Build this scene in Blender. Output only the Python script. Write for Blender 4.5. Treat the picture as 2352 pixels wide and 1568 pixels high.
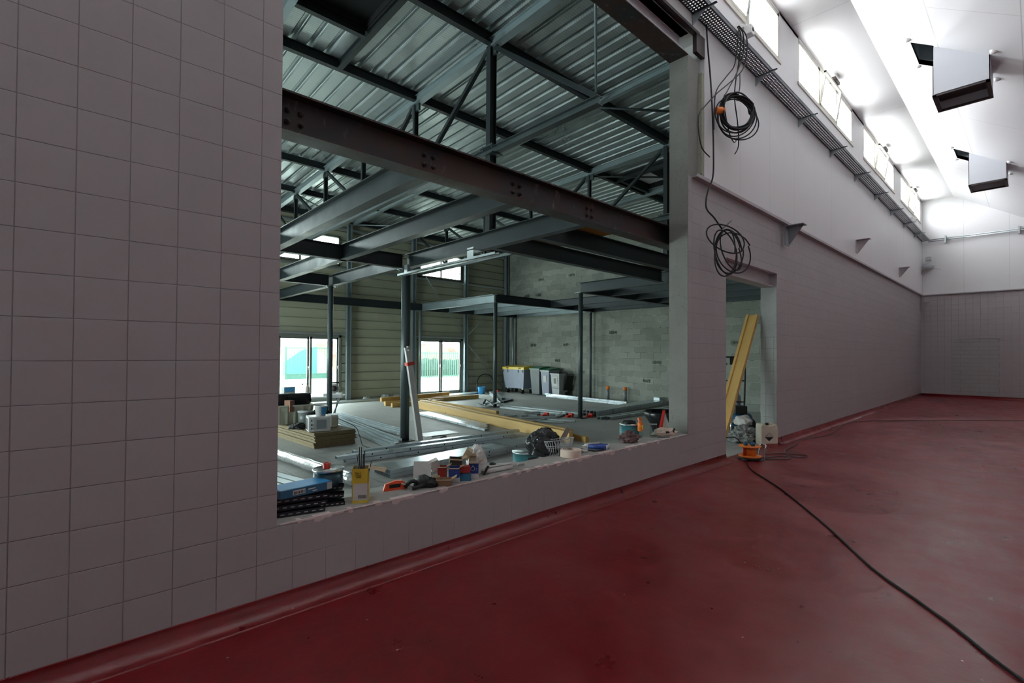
import bpy, bmesh, math, random
from mathutils import Vector, Matrix, noise as mnoise
random.seed(7)
for o in list(bpy.data.objects): bpy.data.objects.remove(o)
SC = bpy.context.scene
COL = SC.collection
PI = math.pi

# ------------------------------------------------------------------ camera
cam_d = bpy.data.cameras.new('camera'); cam = bpy.data.objects.new('camera', cam_d); COL.objects.link(cam)
yaw, pitch, roll = .8164, .0134, .0061
cy_, sy_, cp_, sp_ = math.cos(yaw), math.sin(yaw), math.cos(pitch), math.sin(pitch)
Fv = Vector((cp_*cy_, cp_*sy_, sp_)); Rv = Vector((sy_, -cy_, 0)); Uv = Rv.cross(Fv)
R2 = Rv*math.cos(roll)+Uv*math.sin(roll); U2 = Uv*math.cos(roll)-Rv*math.sin(roll)
M = Matrix((R2, U2, -Fv)).transposed().to_4x4(); M.translation = Vector((0, -3.1206, 1.5478))
cam.matrix_world = M
cam_d.sensor_width = 36; cam_d.lens = 1113.15/2352*36
cam_d.shift_x = -(1198.84-1176)/2352; cam_d.shift_y = (796.95-784)/2352
cam_d.clip_start = .05; cam_d.clip_end = 300
SC.camera = cam

# ------------------------------------------------------------------ view, world, light
SC.view_settings.view_transform = 'Standard'; SC.view_settings.look = 'None'
SC.view_settings.gamma = 1; SC.view_settings.use_curve_mapping = False
SC.view_settings.exposure = 0.0
W = bpy.data.worlds.new('sky'); SC.world = W; W.use_nodes = True
wn = W.node_tree.nodes; bg = wn['Background']
bg.inputs[0].default_value = (.93, .97, 1, 1); bg.inputs[1].default_value = 25.0
SC.cycles.use_denoising = True
SC.cycles.sample_clamp_indirect = 8; SC.cycles.sample_clamp_direct = 0
SC.cycles.max_bounces = 10; SC.cycles.diffuse_bounces = 6; SC.cycles.glossy_bounces = 4
SC.cycles.transmission_bounces = 4; SC.cycles.transparent_max_bounces = 12
SC.cycles.caustics_reflective = False; SC.cycles.caustics_refractive = False

def portal(name, loc, sx, sy, direction):
    l = bpy.data.lights.new(name, 'AREA'); l.shape = 'RECTANGLE'; l.size = sx; l.size_y = sy
    l.energy = 1; l.cycles.is_portal = True
    o = bpy.data.objects.new(name, l); COL.objects.link(o); o.location = loc
    o.rotation_euler = Vector(direction).to_track_quat('-Z', 'Y').to_euler()
CLER = [(-9.95, -6.05), (-4.95, -1.05), (.05, 3.95), (5.1, 9.03), (10.02, 13.91), (15.05, 18.95), (20.05, 23.94)]
for a, b in CLER[1:]:
    portal('window_daylight', ((a+b)/2, .16, 7.12), b-a, .8, (0, -1, 0))
portal('window_daylight', (5.55, 12.7, 1.03), 1.9, 2.0, (0, -1, 0))
portal('window_daylight', (10.35, 12.7, 1.05), 1.95, 2.0, (0, -1, 0))
portal('window_daylight', (5.2, 12.7, 4.82), 2.5, .9, (0, -1, 0))
portal('window_daylight', (10.3, 12.7, 4.85), 1.9, .95, (0, -1, 0))
portal('window_daylight', (.6, 12.7, 1.03), 4.4, 2.0, (0, -1, 0))  # portal of the added back-wall doors, out of view
portal('window_daylight', (0, 12.7, 4.82), 4, .9, (0, -1, 0))  # portal of the added high window, out of view
portal('window_daylight', (-5.1, 6.5, 1.9), 5.0, 3.2, (1, 0, 0))  # portal of the added left-wall opening, out of view

# ------------------------------------------------------------------ materials
def sock(nt, v, inp):
    if isinstance(v, (int, float)): inp.default_value = v
    elif isinstance(v, tuple): inp.default_value = v if len(v) == 4 else (*v, 1)
    else: nt.links.new(v, inp)
class NT:
    def __init__(s, name):
        s.m = bpy.data.materials.new(name); s.m.use_nodes = True; s.nt = s.m.node_tree
        s.b = s.nt.nodes['Principled BSDF']
    def n(s, t, **k):
        x = s.nt.nodes.new(t)
        for a, v in k.items(): setattr(x, a, v)
        return x
    def math(s, op, a, b=0.0, c=0.0, clamp=False):
        x = s.n('ShaderNodeMath', operation=op, use_clamp=clamp)
        sock(s.nt, a, x.inputs[0]); sock(s.nt, b, x.inputs[1]); sock(s.nt, c, x.inputs[2]); return x.outputs[0]
    def rng(s, v, a, b, c, d):
        x = s.n('ShaderNodeMapRange'); sock(s.nt, v, x.inputs[0])
        for i, q in enumerate((a, b, c, d)): x.inputs[i+1].default_value = q
        return x.outputs[0]
    def pos(s):
        g = s.n('ShaderNodeNewGeometry'); x = s.n('ShaderNodeSeparateXYZ'); s.nt.links.new(g.outputs['Position'], x.inputs[0])
        return g.outputs['Position'], x.outputs
    def obj(s):
        g = s.n('ShaderNodeTexCoord'); x = s.n('ShaderNodeSeparateXYZ'); s.nt.links.new(g.outputs['Object'], x.inputs[0])
        return g.outputs['Object'], x.outputs
    def noise(s, vec, scale, detail=4, rough=.55, stretch=None):
        if stretch:
            mp = s.n('ShaderNodeMapping'); s.nt.links.new(vec, mp.inputs[0]); mp.inputs['Scale'].default_value = stretch; vec = mp.outputs[0]
        x = s.n('ShaderNodeTexNoise'); s.nt.links.new(vec, x.inputs['Vector'])
        x.inputs['Scale'].default_value = scale; x.inputs['Detail'].default_value = detail; x.inputs['Roughness'].default_value = rough
        return x.outputs[0]
    def mix(s, f, a, b, mode='MIX'):
        x = s.n('ShaderNodeMix', data_type='RGBA', blend_type=mode); sock(s.nt, f, x.inputs[0]); sock(s.nt, a, x.inputs[6]); sock(s.nt, b, x.inputs[7]); return x.outputs[2]
    def bump(s, h, strength=.3, dist=.01):
        x = s.n('ShaderNodeBump'); sock(s.nt, h, x.inputs['Height']); x.inputs['Strength'].default_value = strength; x.inputs['Distance'].default_value = dist
        s.nt.links.new(x.outputs[0], s.b.inputs['Normal'])
    def set(s, col=None, rough=None, metal=None, spec=None):
        if col is not None: sock(s.nt, col, s.b.inputs['Base Color'])
        if rough is not None: sock(s.nt, rough, s.b.inputs['Roughness'])
        if metal is not None: sock(s.nt, metal, s.b.inputs['Metallic'])
        if spec is not None: sock(s.nt, spec, s.b.inputs['Specular IOR Level'])
        return s.m
def simple(name, col, rough=.6, metal=0, var=.18, scale=6, bump=0.0, bscale=60, spec=None, stretch=None):
    t = NT(name); v, _ = t.obj()
    n = t.noise(v, scale, stretch=stretch)
    c2 = tuple(max(0, c*(1-var*1.6)) for c in col); c1 = tuple(min(1, c*(1+var)) for c in col)
    t.set(t.mix(n, c2, c1), rough, metal, spec)
    if bump: t.bump(t.noise(v, bscale), bump, .004)
    return t.m

def tile_mat(name, col, axis, phase, fade=False, zoff=.1, w=.2, h=.2, vstr=1.0, wide=.0028, bricks=False):
    t = NT(name); p, x = t.pos()
    u = t.math('ADD', x['XYZ'.index(axis)], -phase+10*w*10)
    z = t.math('ADD', x[2], -zoff+20*h)
    if bricks:
        row = t.math('FLOOR', t.math('DIVIDE', z, h)); odd = t.math('MODULO', row, 2.0)
        u = t.math('ADD', u, t.math('MULTIPLY', odd, w/2))
    du = t.math('PINGPONG', u, w/2); dz = t.math('PINGPONG', z, h/2)
    ju = t.rng(du, .0006, wide, 1, 0); jz = t.rng(dz, .0006, wide, 1, 0)
    if vstr != 1: ju = t.math('MULTIPLY', ju, vstr)
    if fade:
        ju = t.math('MULTIPLY', ju, t.rng(x[0], 3.5, 8, 1, .35))
        # plaster skim over the joints below the sill
        band = t.math('MULTIPLY', t.rng(x[2], .24, .34, 0, 1), t.rng(x[2], .52, .49, 0, 1))
        band = t.math('MULTIPLY', band, t.math('MULTIPLY', t.rng(x[0], .9, 1.3, 0, 1), t.rng(x[0], 5.95, 5.6, 0, 1)))
        low = t.math('MULTIPLY', t.rng(x[2], .34, .30, 0, 1), t.math('MULTIPLY', t.rng(x[0], .9, 1.5, 0, 1), t.rng(x[0], 5.8, 5.0, 0, 1)))
        keep = t.math('SUBTRACT', 1.0, t.math('MAXIMUM', band, 0.0))
        ju = t.math('MULTIPLY', ju, t.math('MULTIPLY', keep, t.math('SUBTRACT', 1.0, t.math('MULTIPLY', low, .4))))
        jz = t.math('MULTIPLY', jz, t.math('MULTIPLY', keep, t.math('SUBTRACT', 1.0, t.math('MULTIPLY', low, .9))))
    j = t.math('MAXIMUM', ju, jz)
    big = t.noise(p, 1.3, 3); fine = t.noise(p, 9, 5, .65)
    c1 = tuple(c*.93 for c in col); c2 = tuple(min(1, c*1.07) for c in col)
    c = t.mix(big, c1, c2)
    c = t.mix(t.math('MULTIPLY', t.rng(fine, .55, .75, 0, 1), .16), c, tuple(k*.8 for k in col))
    c = t.mix(t.math('MULTIPLY', j, .5), c, tuple(k*.35 for k in col))
    t.set(c, t.rng(fine, .3, .7, .42, .6), 0, .35)
    grain = t.noise(p, 240, 2)
    h_ = t.math('SUBTRACT', t.math('ADD', t.math('MULTIPLY', grain, .05), t.math('MULTIPLY', t.noise(p, 5, 3), .25)), j)
    t.bump(h_, .8, .004)
    return t.m

def panel_mat(name, col, axis, phase, w, line=.55, rough=.4):
    t = NT(name); p, x = t.pos()
    u = t.math('ADD', x['XYZ'.index(axis)], -phase+w*40); d = t.math('PINGPONG', u, w/2)
    j = t.rng(d, .001, .006, 1, 0)
    n = t.noise(p, 1.1, 4)
    c = t.mix(n, tuple(k*.97 for k in col), tuple(min(1, k*1.03) for k in col))
    c = t.mix(t.math('MULTIPLY', j, line), c, tuple(k*.45 for k in col))
    t.set(c, rough, 0, .4); t.bump(t.math('SUBTRACT', t.math('MULTIPLY', t.noise(p, 3, 2), .3), j), .35, .004)
    return t.m

def ceil_mat():
    t = NT('white_ceiling_board'); p, x = t.pos()
    dy = t.math('PINGPONG', t.math('ADD', x[1], 1.96+1.03*20), .515); dx = t.math('PINGPONG', t.math('ADD', x[0], -9.62+5.02*10), 2.51)
    j = t.math('MAXIMUM', t.math('MULTIPLY', t.rng(dy, .003, .009, 1, 0), t.rng(x[1], -1.3, -1.4, 0, 1)), t.rng(dx, .002, .008, 1, 0))
    c = t.mix(t.math('MULTIPLY', j, .55), (.80, .80, .81), (.3, .3, .32))
    t.set(c, .35, 0, .4); return t.m

def floor_red():
    t = NT('red_epoxy_floor'); p, x = t.pos()
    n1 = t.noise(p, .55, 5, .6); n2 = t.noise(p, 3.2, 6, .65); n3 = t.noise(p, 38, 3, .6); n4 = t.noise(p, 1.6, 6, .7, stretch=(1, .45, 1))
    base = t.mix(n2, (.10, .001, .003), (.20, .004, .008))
    dust_sheen = t.math('MULTIPLY', t.rng(t.math('ADD', t.math('MULTIPLY', n4, .6), t.math('MULTIPLY', n1, .5)), .50, .72, 0, 1), t.rng(x[0], 1.0, 7.5, .10, .85))  # dust plus the pink floor reflection painted into the colour, growing along X
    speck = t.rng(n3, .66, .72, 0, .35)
    c = t.mix(t.math('MULTIPLY', dust_sheen, .45), base, (.42, .13, .14))
    c = t.mix(t.math('MULTIPLY', speck, dust_sheen), c, (.6, .3, .3))
    vor = t.n('ShaderNodeTexVoronoi'); t.nt.links.new(p, vor.inputs['Vector']); vor.inputs['Scale'].default_value = 7.0
    crumb = t.math('MULTIPLY', t.rng(vor.outputs[0], .03, .05, 1, 0), t.rng(t.noise(p, 1.0, 2), .5, .6, 0, 1))
    c = t.mix(crumb, c, (.6, .4, .38))
    t.set(c, t.math('ADD', t.rng(n2, .3, .7, .24, .42), t.math('MULTIPLY', dust_sheen, .22)), 0, .6)
    h = t.math('ADD', t.math('MULTIPLY', t.noise(p, 4.5, 3, .5), 1.0), t.math('MULTIPLY', n3, .10))
    h = t.math('ADD', h, t.math('MULTIPLY', t.noise(p, 130, 2), .03))
    t.bump(h, .55, .012); return t.m

def hall_floor_mat():
    t = NT('grooved_concrete_floor'); p, x = t.pos()
    dx = t.math('PINGPONG', t.math('ADD', x[0], 20.0), .165); dy = t.math('PINGPONG', t.math('ADD', x[1], 20.0), .165)
    j = t.math('MAXIMUM', t.rng(dx, .001, .005, 1, 0), t.rng(dy, .001, .005, 1, 0))
    n = t.noise(p, .8, 6, .65); n2 = t.noise(p, 6, 6, .7)
    c = t.mix(n, (.24, .25, .235), (.52, .53, .50))
    c = t.mix(t.math('MULTIPLY', t.rng(n2, .5, .75, 0, 1), .5), c, (.58, .58, .54))
    c = t.mix(t.math('MULTIPLY', j, .6), c, (.08, .09, .09))
    t.set(c, t.rng(n2, .3, .7, .45, .75), 0, .4); t.bump(t.math('SUBTRACT', t.math('MULTIPLY', n2, .5), j), .4, .005); return t.m

def block_mat():
    t = NT('concrete_block_wall'); p, x = t.pos()
    cb = t.n('ShaderNodeCombineXYZ'); t.nt.links.new(t.math('ADD', x[1], x[0]), cb.inputs[0]); t.nt.links.new(x[2], cb.inputs[1])
    br = t.n('ShaderNodeTexBrick'); t.nt.links.new(cb.outputs[0], br.inputs['Vector'])
    br.offset = .5; br.inputs['Scale'].default_value = 1; br.inputs['Brick Width'].default_value = .5; br.inputs['Row Height'].default_value = .2
    br.inputs['Mortar Size'].default_value = .006; br.inputs['Mortar Smooth'].default_value = .2; br.inputs['Bias'].default_value = 0
    br.inputs['Color1'].default_value = (.27, .29, .25, 1); br.inputs['Color2'].default_value = (.40, .42, .37, 1)
    mort = t.rng(t.noise(p, 5, 4, .7), .42, .6, 0, 1)
    sc = t.mix(mort, (.10, .11, .10), (.6, .61, .55)); t.nt.links.new(sc, br.inputs['Mortar'])
    n = t.noise(p, 26, 5, .7); c = t.mix(t.math('MULTIPLY', n, .6), br.outputs[0], (.2, .21, .19), 'MIX')
    n5 = t.noise(p, .7, 3); c = t.mix(t.math('MULTIPLY', t.rng(n5, .5, .7, 0, 1), .35), c, (.17, .18, .17))
    t.set(c, .9, 0, .2); t.bump(t.math('ADD', t.math('MULTIPLY', n, .4), br.outputs['Fac']), .6, .006); return t.m

def galv(name, col=(.52, .58, .60), rough=.33, dots=False, stripes=False, metal=.85):
    t = NT(name); p, x = t.obj()
    n = t.noise(p, 3.0, 5, .6); n2 = t.noise(p, 60, 2)
    c = t.mix(n, tuple(k*.72 for k in col), tuple(min(1, k*1.15) for k in col))
    r = t.rng(n, .3, .7, rough-.08, rough+.12)
    h = t.math('MULTIPLY', n2, .1)
    if dots:
        dx = t.math('PINGPONG', t.math('ADD', x[0], 40.3), .3); dd = t.math('POWER', t.math('ADD', t.math('MULTIPLY', dx, dx), t.math('MULTIPLY', x[2], x[2])), .5)
        k = t.rng(dd, .010, .013, 1, 0); c = t.mix(k, c, (.004, .004, .004))
    if stripes:
        w = t.math('PINGPONG', t.math('ADD', x[1], 20.0), .021)
        s = t.rng(w, .001, .006, 1, 0)
        h = t.math('SUBTRACT', h, s); c = t.mix(t.math('MULTIPLY', s, .45), c, tuple(k*.3 for k in col))
        big = t.noise(p, .6, 2); r = t.math('ADD', r, t.rng(big, .35, .65, -.06, .12))
    t.set(c, r, metal, .5); t.bump(h, .35, .003); return t.m

def rust_mat():
    t = NT('rusty_mill_steel'); p, x = t.pos()
    n = t.noise(p, 2.4, 6, .7); n2 = t.noise(p, 12, 6, .75, stretch=(1, 1, .25)); n3 = t.noise(p, 1.0, 3)
    c = t.mix(t.rng(n, .4, .62, 0, 1), (.036, .034, .038), (.065, .036, .028))
    c = t.mix(t.math('MULTIPLY', t.rng(n2, .58, .72, 0, 1), t.rng(n3, .4, .6, 0, .8)), c, (.30, .27, .27))
    t.set(c, t.rng(n, .3, .7, .38, .62), .45, .5); t.bump(n2, .25, .003); return t.m

def stud_wood():
    t = NT('yellow_formwork_timber'); p, x = t.obj()
    n = t.noise(p, 8, 6, .6, stretch=(.15, 1, 1)); v = t.n('ShaderNodeTexVoronoi'); t.nt.links.new(p, v.inputs['Vector']); v.inputs['Scale'].default_value = 3.3
    k = t.rng(v.outputs[0], .05, .09, .8, 0)
    c = t.mix(n, (.42, .25, .07), (.66, .44, .16)); c = t.mix(k, c, (.12, .05, .015))
    t.set(c, .6, 0, .4); return t.m

def steel_mat(name, col, rough=.5, metal=.3):
    t = NT(name); p, x = t.pos()
    n = t.noise(p, 2.2, 6, .7); n2 = t.noise(p, 30, 5, .7)
    c = t.mix(n, tuple(k*.75 for k in col), tuple(k*1.25 for k in col))
    c = t.mix(t.math('MULTIPLY', t.rng(n2, .62, .72, 0, 1), .35), c, tuple(min(1, k*2.2) for k in col))
    t.set(c, t.rng(n, .3, .7, rough-.08, rough+.1), metal, .5); t.bump(n2, .08, .002); return t.m

def concrete_mat(name, col=(.33, .33, .31)):
    t = NT(name); p, x = t.pos()
    n = t.noise(p, 1.8, 6, .65); n2 = t.noise(p, 22, 6, .7, stretch=(1, 1, .5)); v = t.n('ShaderNodeTexVoronoi'); t.nt.links.new(p, v.inputs['Vector']); v.inputs['Scale'].default_value = 38
    pit = t.math('MULTIPLY', t.rng(v.outputs[0], .12, .2, 1, 0), t.rng(t.noise(p, 4, 2), .5, .6, 0, 1))
    c = t.mix(n, tuple(k*.72 for k in col), tuple(k*1.2 for k in col)); c = t.mix(t.math('MULTIPLY', t.rng(n2, .55, .8, 0, 1), .5), c, tuple(k*.5 for k in col))
    c = t.mix(t.math('MULTIPLY', pit, .8), c, tuple(k*.25 for k in col))
    t.set(c, .85, 0, .25); t.bump(t.math('SUBTRACT', n2, pit), .5, .004); return t.m

def glass_mat(name, tint=(1, 1, 1), gl=.06):
    t = NT(name); nt = t.nt; nt.nodes.remove(t.b); out = nt.nodes['Material Output']
    tr = t.n('ShaderNodeBsdfTransparent'); tr.inputs[0].default_value = (*tint, 1)
    g = t.n('ShaderNodeBsdfGlossy'); g.inputs['Roughness'].default_value = .03; g.inputs[0].default_value = (.9, .9, .9, 1)
    lw = t.n('ShaderNodeLayerWeight'); fr = t.math('MULTIPLY_ADD', t.math('POWER', lw.outputs['Facing'], 5.0), .45, .03)
    m = t.n('ShaderNodeMixShader'); nt.links.new(fr, m.inputs[0]); nt.links.new(tr.outputs[0], m.inputs[1]); nt.links.new(g.outputs[0], m.inputs[2])
    nt.links.new(m.outputs[0], out.inputs[0]); return t.m

TILE = (.40, .37, .375)
m_tile = tile_mat('painted_tile_wall', TILE, 'X', -.178, fade=True)
m_tile_end = tile_mat('painted_tile_end_wall', TILE, 'Y', -.3, wide=.004)
m_brick_in = tile_mat('painted_block_infill', (.36, .36, .36), 'Y', -1.4, zoff=.09, w=.52, h=.152, wide=.008, bricks=True)
m_white = panel_mat('white_wall_panels', (.70, .69, .70), 'X', 9.78, 1.192)
m_white_end = panel_mat('white_end_panels', (.74, .74, .75), 'Y', -1.26, 1.2)
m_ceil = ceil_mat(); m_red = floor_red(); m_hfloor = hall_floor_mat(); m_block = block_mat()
m_deck = galv('galvanised_roof_deck', (.54, .60, .61), .36, stripes=True)
m_stud = galv('galvanised_stud', (.60, .66, .70), .30, dots=True)
m_galv = galv('galvanised_steel', (.50, .56, .58), .35)
m_tray = galv('perforated_tray_steel', (.07, .08, .09), .45, metal=.4)
m_rust = rust_mat(); m_timber = stud_wood()
m_steel = steel_mat('blue_grey_beam_paint', (.022, .031, .035), .42, .3)
m_dark = steel_mat('dark_purlin_steel', (.022, .03, .033), .5, .3)
m_post = steel_mat('grey_post_paint', (.07, .09, .095), .38, .35)
m_rail = steel_mat('galvanised_rail', (.26, .32, .34), .4, .5)
m_conc = concrete_mat('raw_concrete', (.25, .25, .235)); m_sill = concrete_mat('pale_sill_concrete', (.40, .385, .36))
m_olive = simple('olive_cladding', (.38, .39, .29), .42, .15, .08, 1.2, .05, 10)
m_plaster = simple('pink_plaster_chip', (.72, .60, .58), .9, 0, .15, 30, .3)
m_lilac = simple('painted_lintel', (.42, .385, .40), .5, 0, .1)
m_frame_w = simple('cream_window_frame', (.62, .60, .52), .4, 0, .05)
m_frame_g = simple('grey_green_door_frame', (.16, .18, .16), .4, .2, .06)
m_glass = glass_mat('clear_glass'); m_glass_h = glass_mat('greenish_glass', (.81, .87, .85))
m_black = simple('black_rubber', (.008, .008, .009), .45, 0, .3)
m_blackpl = simple('black_plastic_film', (.012, .013, .015), .22, 0, .3, 12, .5, 14)
m_orange = simple('orange_plastic', (.80, .20, .02), .4); m_redpl = simple('red_plastic', (.62, .03, .02), .35)
m_yellow = simple('yellow_plastic', (.72, .52, .05), .4); m_green = simple('green_plastic', (.02, .17, .09), .45)
m_teal = simple('teal_paint', (.02, .14, .16), .4); m_blue = simple('blue_print', (.02, .06, .30), .45)
m_skyb = simple('bright_blue_label', (.05, .30, .62), .4); m_bluebox = simple('blue_carton', (.03, .13, .24), .4, 0, .3, 9)
m_card = simple('cardboard', (.34, .22, .13), .8, 0, .15, 14); m_cardl = simple('pale_cardboard', (.50, .40, .27), .8, 0, .12, 14)
m_redcard = simple('red_carton', (.40, .03, .025), .6, 0, .15); m_paper = simple('white_paper', (.62, .60, .57), .85, 0, .08, 20)
m_film = simple('cloudy_plastic_film', (.62, .62, .60), .3, 0, .12, 14, .4, 18)
m_foil = simple('silver_foil', (.70, .72, .73), .22, .9, .25, 20, .9, 26)
m_wood = simple('particle_board', (.22, .17, .09), .75, 0, .3, 20, .2); m_ply = simple('orange_plywood', (.36, .17, .03), .6)
m_grey = simple('grey_plastic', (.19, .21, .23), .4, 0, .08); m_greyl = simple('light_grey_plastic', (.42, .44, .45), .4, 0, .08)
m_bin = simple('blue_grey_bin_plastic', (.26, .29, .36), .38, 0, .1); m_bing = simple('dark_grey_bin_plastic', (.12, .14, .14), .42, 0, .1)
m_offw = simple('off_white_enamel', (.62, .63, .62), .35, 0, .06); m_tub = simple('beige_tub_plastic', (.46, .46, .38), .45, 0, .08)
m_can = simple('milky_can_plastic', (.60, .54, .44), .5, 0, .18, 7); m_chrome = simple('bright_steel_tube', (.6, .6, .6), .25, .9)
m_mauve = simple('mauve_cloth', (.17, .10, .10), .9, 0, .5, 10, .6, 30); m_tape = simple('joint_tape_paper', (.72, .58, .48), .8, 0, .06)
m_brown = simple('brown_metal', (.06, .045, .045), .5, .3); m_spot = simple('screw_cap_white', (.8, .8, .8), .4)
m_duct = simple('white_duct_enamel', (.60, .62, .66), .38, 0, .03, 3); m_ground = simple('pale_yard_ground', (.30, .30, .27), .95, 0, .15, 1)
m_fence = simple('green_fence_paint', (.015, .07, .05), .5); m_earth = simple('reddish_rubble', (.10, .05, .035), .95, 0, .6, 4, .8, 5)
m_hedge = simple('dark_hedge_green', (.012, .03, .02), .9, 0, .6, 9, .6, 9); m_render = simple('pale_house_render', (.5, .5, .48), .9, 0, .05)
m_print = simple('black_print', (.01, .01, .012), .6); m_foam = simple('panel_foam_core', (.35, .36, .28), .9, 0, .2, 30)
m_clearpl = glass_mat('clear_bottle_plastic', (.85, .93, .93)); m_gfilm = simple('grey_plastic_sheeting', (.30, .31, .30), .3, .25, .5, 9, .8, 22); m_rubble = simple('pale_rubble', (.4, .39, .36), .95, 0, .3, 20)

# ------------------------------------------------------------------ mesh helpers
class MB:
    def __init__(s, o=(0, 0, 0)):
        s.o = Vector(o); s.v = []; s.f = []; s.sm = []
    def add(s, vs, fs, smooth=False):
        b = len(s.v); s.v += [Vector(p)-s.o for p in vs]; s.f += [tuple(b+i for i in q) for q in fs]; s.sm += [smooth]*len(fs)
    def box(s, x0, x1, y0, y1, z0, z1):
        s.add([(x, y, z) for x in (x0, x1) for y in (y0, y1) for z in (z0, z1)],
              [(0, 1, 3, 2), (4, 6, 7, 5), (0, 4, 5, 1), (2, 3, 7, 6), (0, 2, 6, 4), (1, 5, 7, 3)])
    def cbox(s, c, size, mat=None):
        """box of a size centred at c, turned by a 3x3 matrix"""
        m = mat or Matrix.Identity(3); c = Vector(c); h = Vector(size)/2
        s.add([c+m@Vector((a*h.x, b*h.y, d*h.z)) for a in (-1, 1) for b in (-1, 1) for d in (-1, 1)],
              [(0, 1, 3, 2), (4, 6, 7, 5), (0, 4, 5, 1), (2, 3, 7, 6), (0, 2, 6, 4), (1, 5, 7, 3)])
    def frustum(s, c, b, t, z0, z1):
        """tapered box: bottom size b, top size t"""
        x, y = c
        s.add([(x-b[0]/2, y-b[1]/2, z0), (x+b[0]/2, y-b[1]/2, z0), (x+b[0]/2, y+b[1]/2, z0), (x-b[0]/2, y+b[1]/2, z0),
               (x-t[0]/2, y-t[1]/2, z1), (x+t[0]/2, y-t[1]/2, z1), (x+t[0]/2, y+t[1]/2, z1), (x-t[0]/2, y+t[1]/2, z1)],
              [(0, 3, 2, 1), (4, 5, 6, 7), (0, 1, 5, 4), (1, 2, 6, 5), (2, 3, 7, 6), (3, 0, 4, 7)])
    def extrude(s, prof, p0, p1, up=(0, 0, 1), closed=True):
        p0 = Vector(p0); p1 = Vector(p1); d = (p1-p0).normalized(); side = d.cross(Vector(up)).normalized(); u = side.cross(d)
        n = len(prof); vs = [p+side*a+u*b for p in (p0, p1) for a, b in prof]
        fs = [(i, (i+1) % n, n+(i+1) % n, n+i) for i in range(n if closed else n-1)]
        if closed: fs += [tuple(range(n-1, -1, -1)), tuple(range(n, 2*n))]
        s.add(vs, fs)
    def tube(s, pts, r, seg=8, closed=False, caps=True):
        pts = [Vector(p) for p in pts]; n = len(pts)
        if n < 2: return
        tans = []
        for i in range(n):
            a = pts[(i-1) % n] if closed or i else pts[i]; b = pts[(i+1) % n] if closed or i < n-1 else pts[i]
            t = (b-a); tans.append(t.normalized() if t.length > 1e-9 else Vector((0, 0, 1)))
        ref = Vector((0, 0, 1)) if abs(tans[0].z) < .9 else Vector((1, 0, 0)); nr = (ref-tans[0]*ref.dot(tans[0])).normalized()
        vs = []
        for i in range(n):
            nr = (nr-tans[i]*nr.dot(tans[i])); nr = nr.normalized() if nr.length > 1e-6 else tans[i].orthogonal().normalized(); bn = tans[i].cross(nr)
            rr = r[i] if isinstance(r, (list, tuple)) else r
            for k in range(seg): a = 2*PI*k/seg; vs.append(pts[i]+nr*math.cos(a)*rr+bn*math.sin(a)*rr)
        fs = []
        for i in range(n if closed else n-1):
            j = (i+1) % n
            for k in range(seg): k2 = (k+1) % seg; fs.append((i*seg+k, i*seg+k2, j*seg+k2, j*seg+k))
        if caps and not closed: fs += [tuple(range(seg-1, -1, -1)), tuple((n-1)*seg+k for k in range(seg))]
        s.add(vs, fs, True)
    def lathe(s, prof, c=(0, 0, 0), seg=24, m=None, smooth=True):
        m = m or Matrix.Identity(3); c = Vector(c); vs = []; n = len(prof)
        for r, z in prof:
            for k in range(seg): a = 2*PI*k/seg; vs.append(c+m@Vector((r*math.cos(a), r*math.sin(a), z)))
        fs = [(i*seg+k, i*seg+(k+1) % seg, (i+1)*seg+(k+1) % seg, (i+1)*seg+k) for i in range(n-1) for k in range(seg)]
        s.add(vs, fs, smooth)
    def cyl(s, p0, p1, r, seg=16): s.tube([p0, p1], r, seg)
    def build(s, name, mat, parent=None, bevel=0):
        me = bpy.data.meshes.new(name); me.from_pydata([tuple(v) for v in s.v], [], s.f)
        me.polygons.foreach_set('use_smooth', s.sm); me.materials.append(mat); me.update()
        bm = bmesh.new(); bm.from_mesh(me); bmesh.ops.recalc_face_normals(bm, faces=bm.faces); bm.to_mesh(me); bm.free()
        ob = bpy.data.objects.new(name, me); COL.objects.link(ob)
        if parent is not None: ob.parent = parent
        else: ob.location = s.o
        if bevel:
            b = ob.modifiers.new('edge', 'BEVEL'); b.width = bevel; b.segments = 2; b.limit_method = 'ANGLE'
        return ob
def tag(o, label, cat, group=None, kind=None):
    if label: o['label'] = label
    if cat: o['category'] = cat
    if group: o['group'] = group
    if kind: o['kind'] = kind
    return o
def thing(name, label, cat, loc, rz=0, group=None):
    o = bpy.data.objects.new(name, None); COL.objects.link(o); o.location = loc; o.rotation_euler = (0, 0, rz); o.empty_display_size = .1
    return tag(o, label, cat, group)
def struct(name, mb, mat, parent=None, label=None):
    o = mb.build(name, mat, parent)
    if parent is None: o['kind'] = 'structure'
    if label: o['label'] = label
    return o
def smooth_path(pts, k=6):
    pts = [Vector(p) for p in pts]; out = []
    for i in range(len(pts)-1):
        p0 = pts[max(i-1, 0)]; p1 = pts[i]; p2 = pts[i+1]; p3 = pts[min(i+2, len(pts)-1)]
        for j in range(k):
            t = j/k; out.append(.5*((2*p1)+(p2-p0)*t+(2*p0-5*p1+4*p2-p3)*t*t+(3*p1-p0-3*p2+p3)*t**3))
    out.append(pts[-1]); return out
def rotz(a): return Matrix.Rotation(a, 3, 'Z')
def I_prof(h, b, tf, tw):
    return [(-b/2, -h/2), (b/2, -h/2), (b/2, -h/2+tf), (tw/2, -h/2+tf), (tw/2, h/2-tf), (b/2, h/2-tf), (b/2, h/2), (-b/2, h/2), (-b/2, h/2-tf), (-tw/2, h/2-tf), (-tw/2, -h/2+tf), (-b/2, -h/2+tf)]
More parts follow.
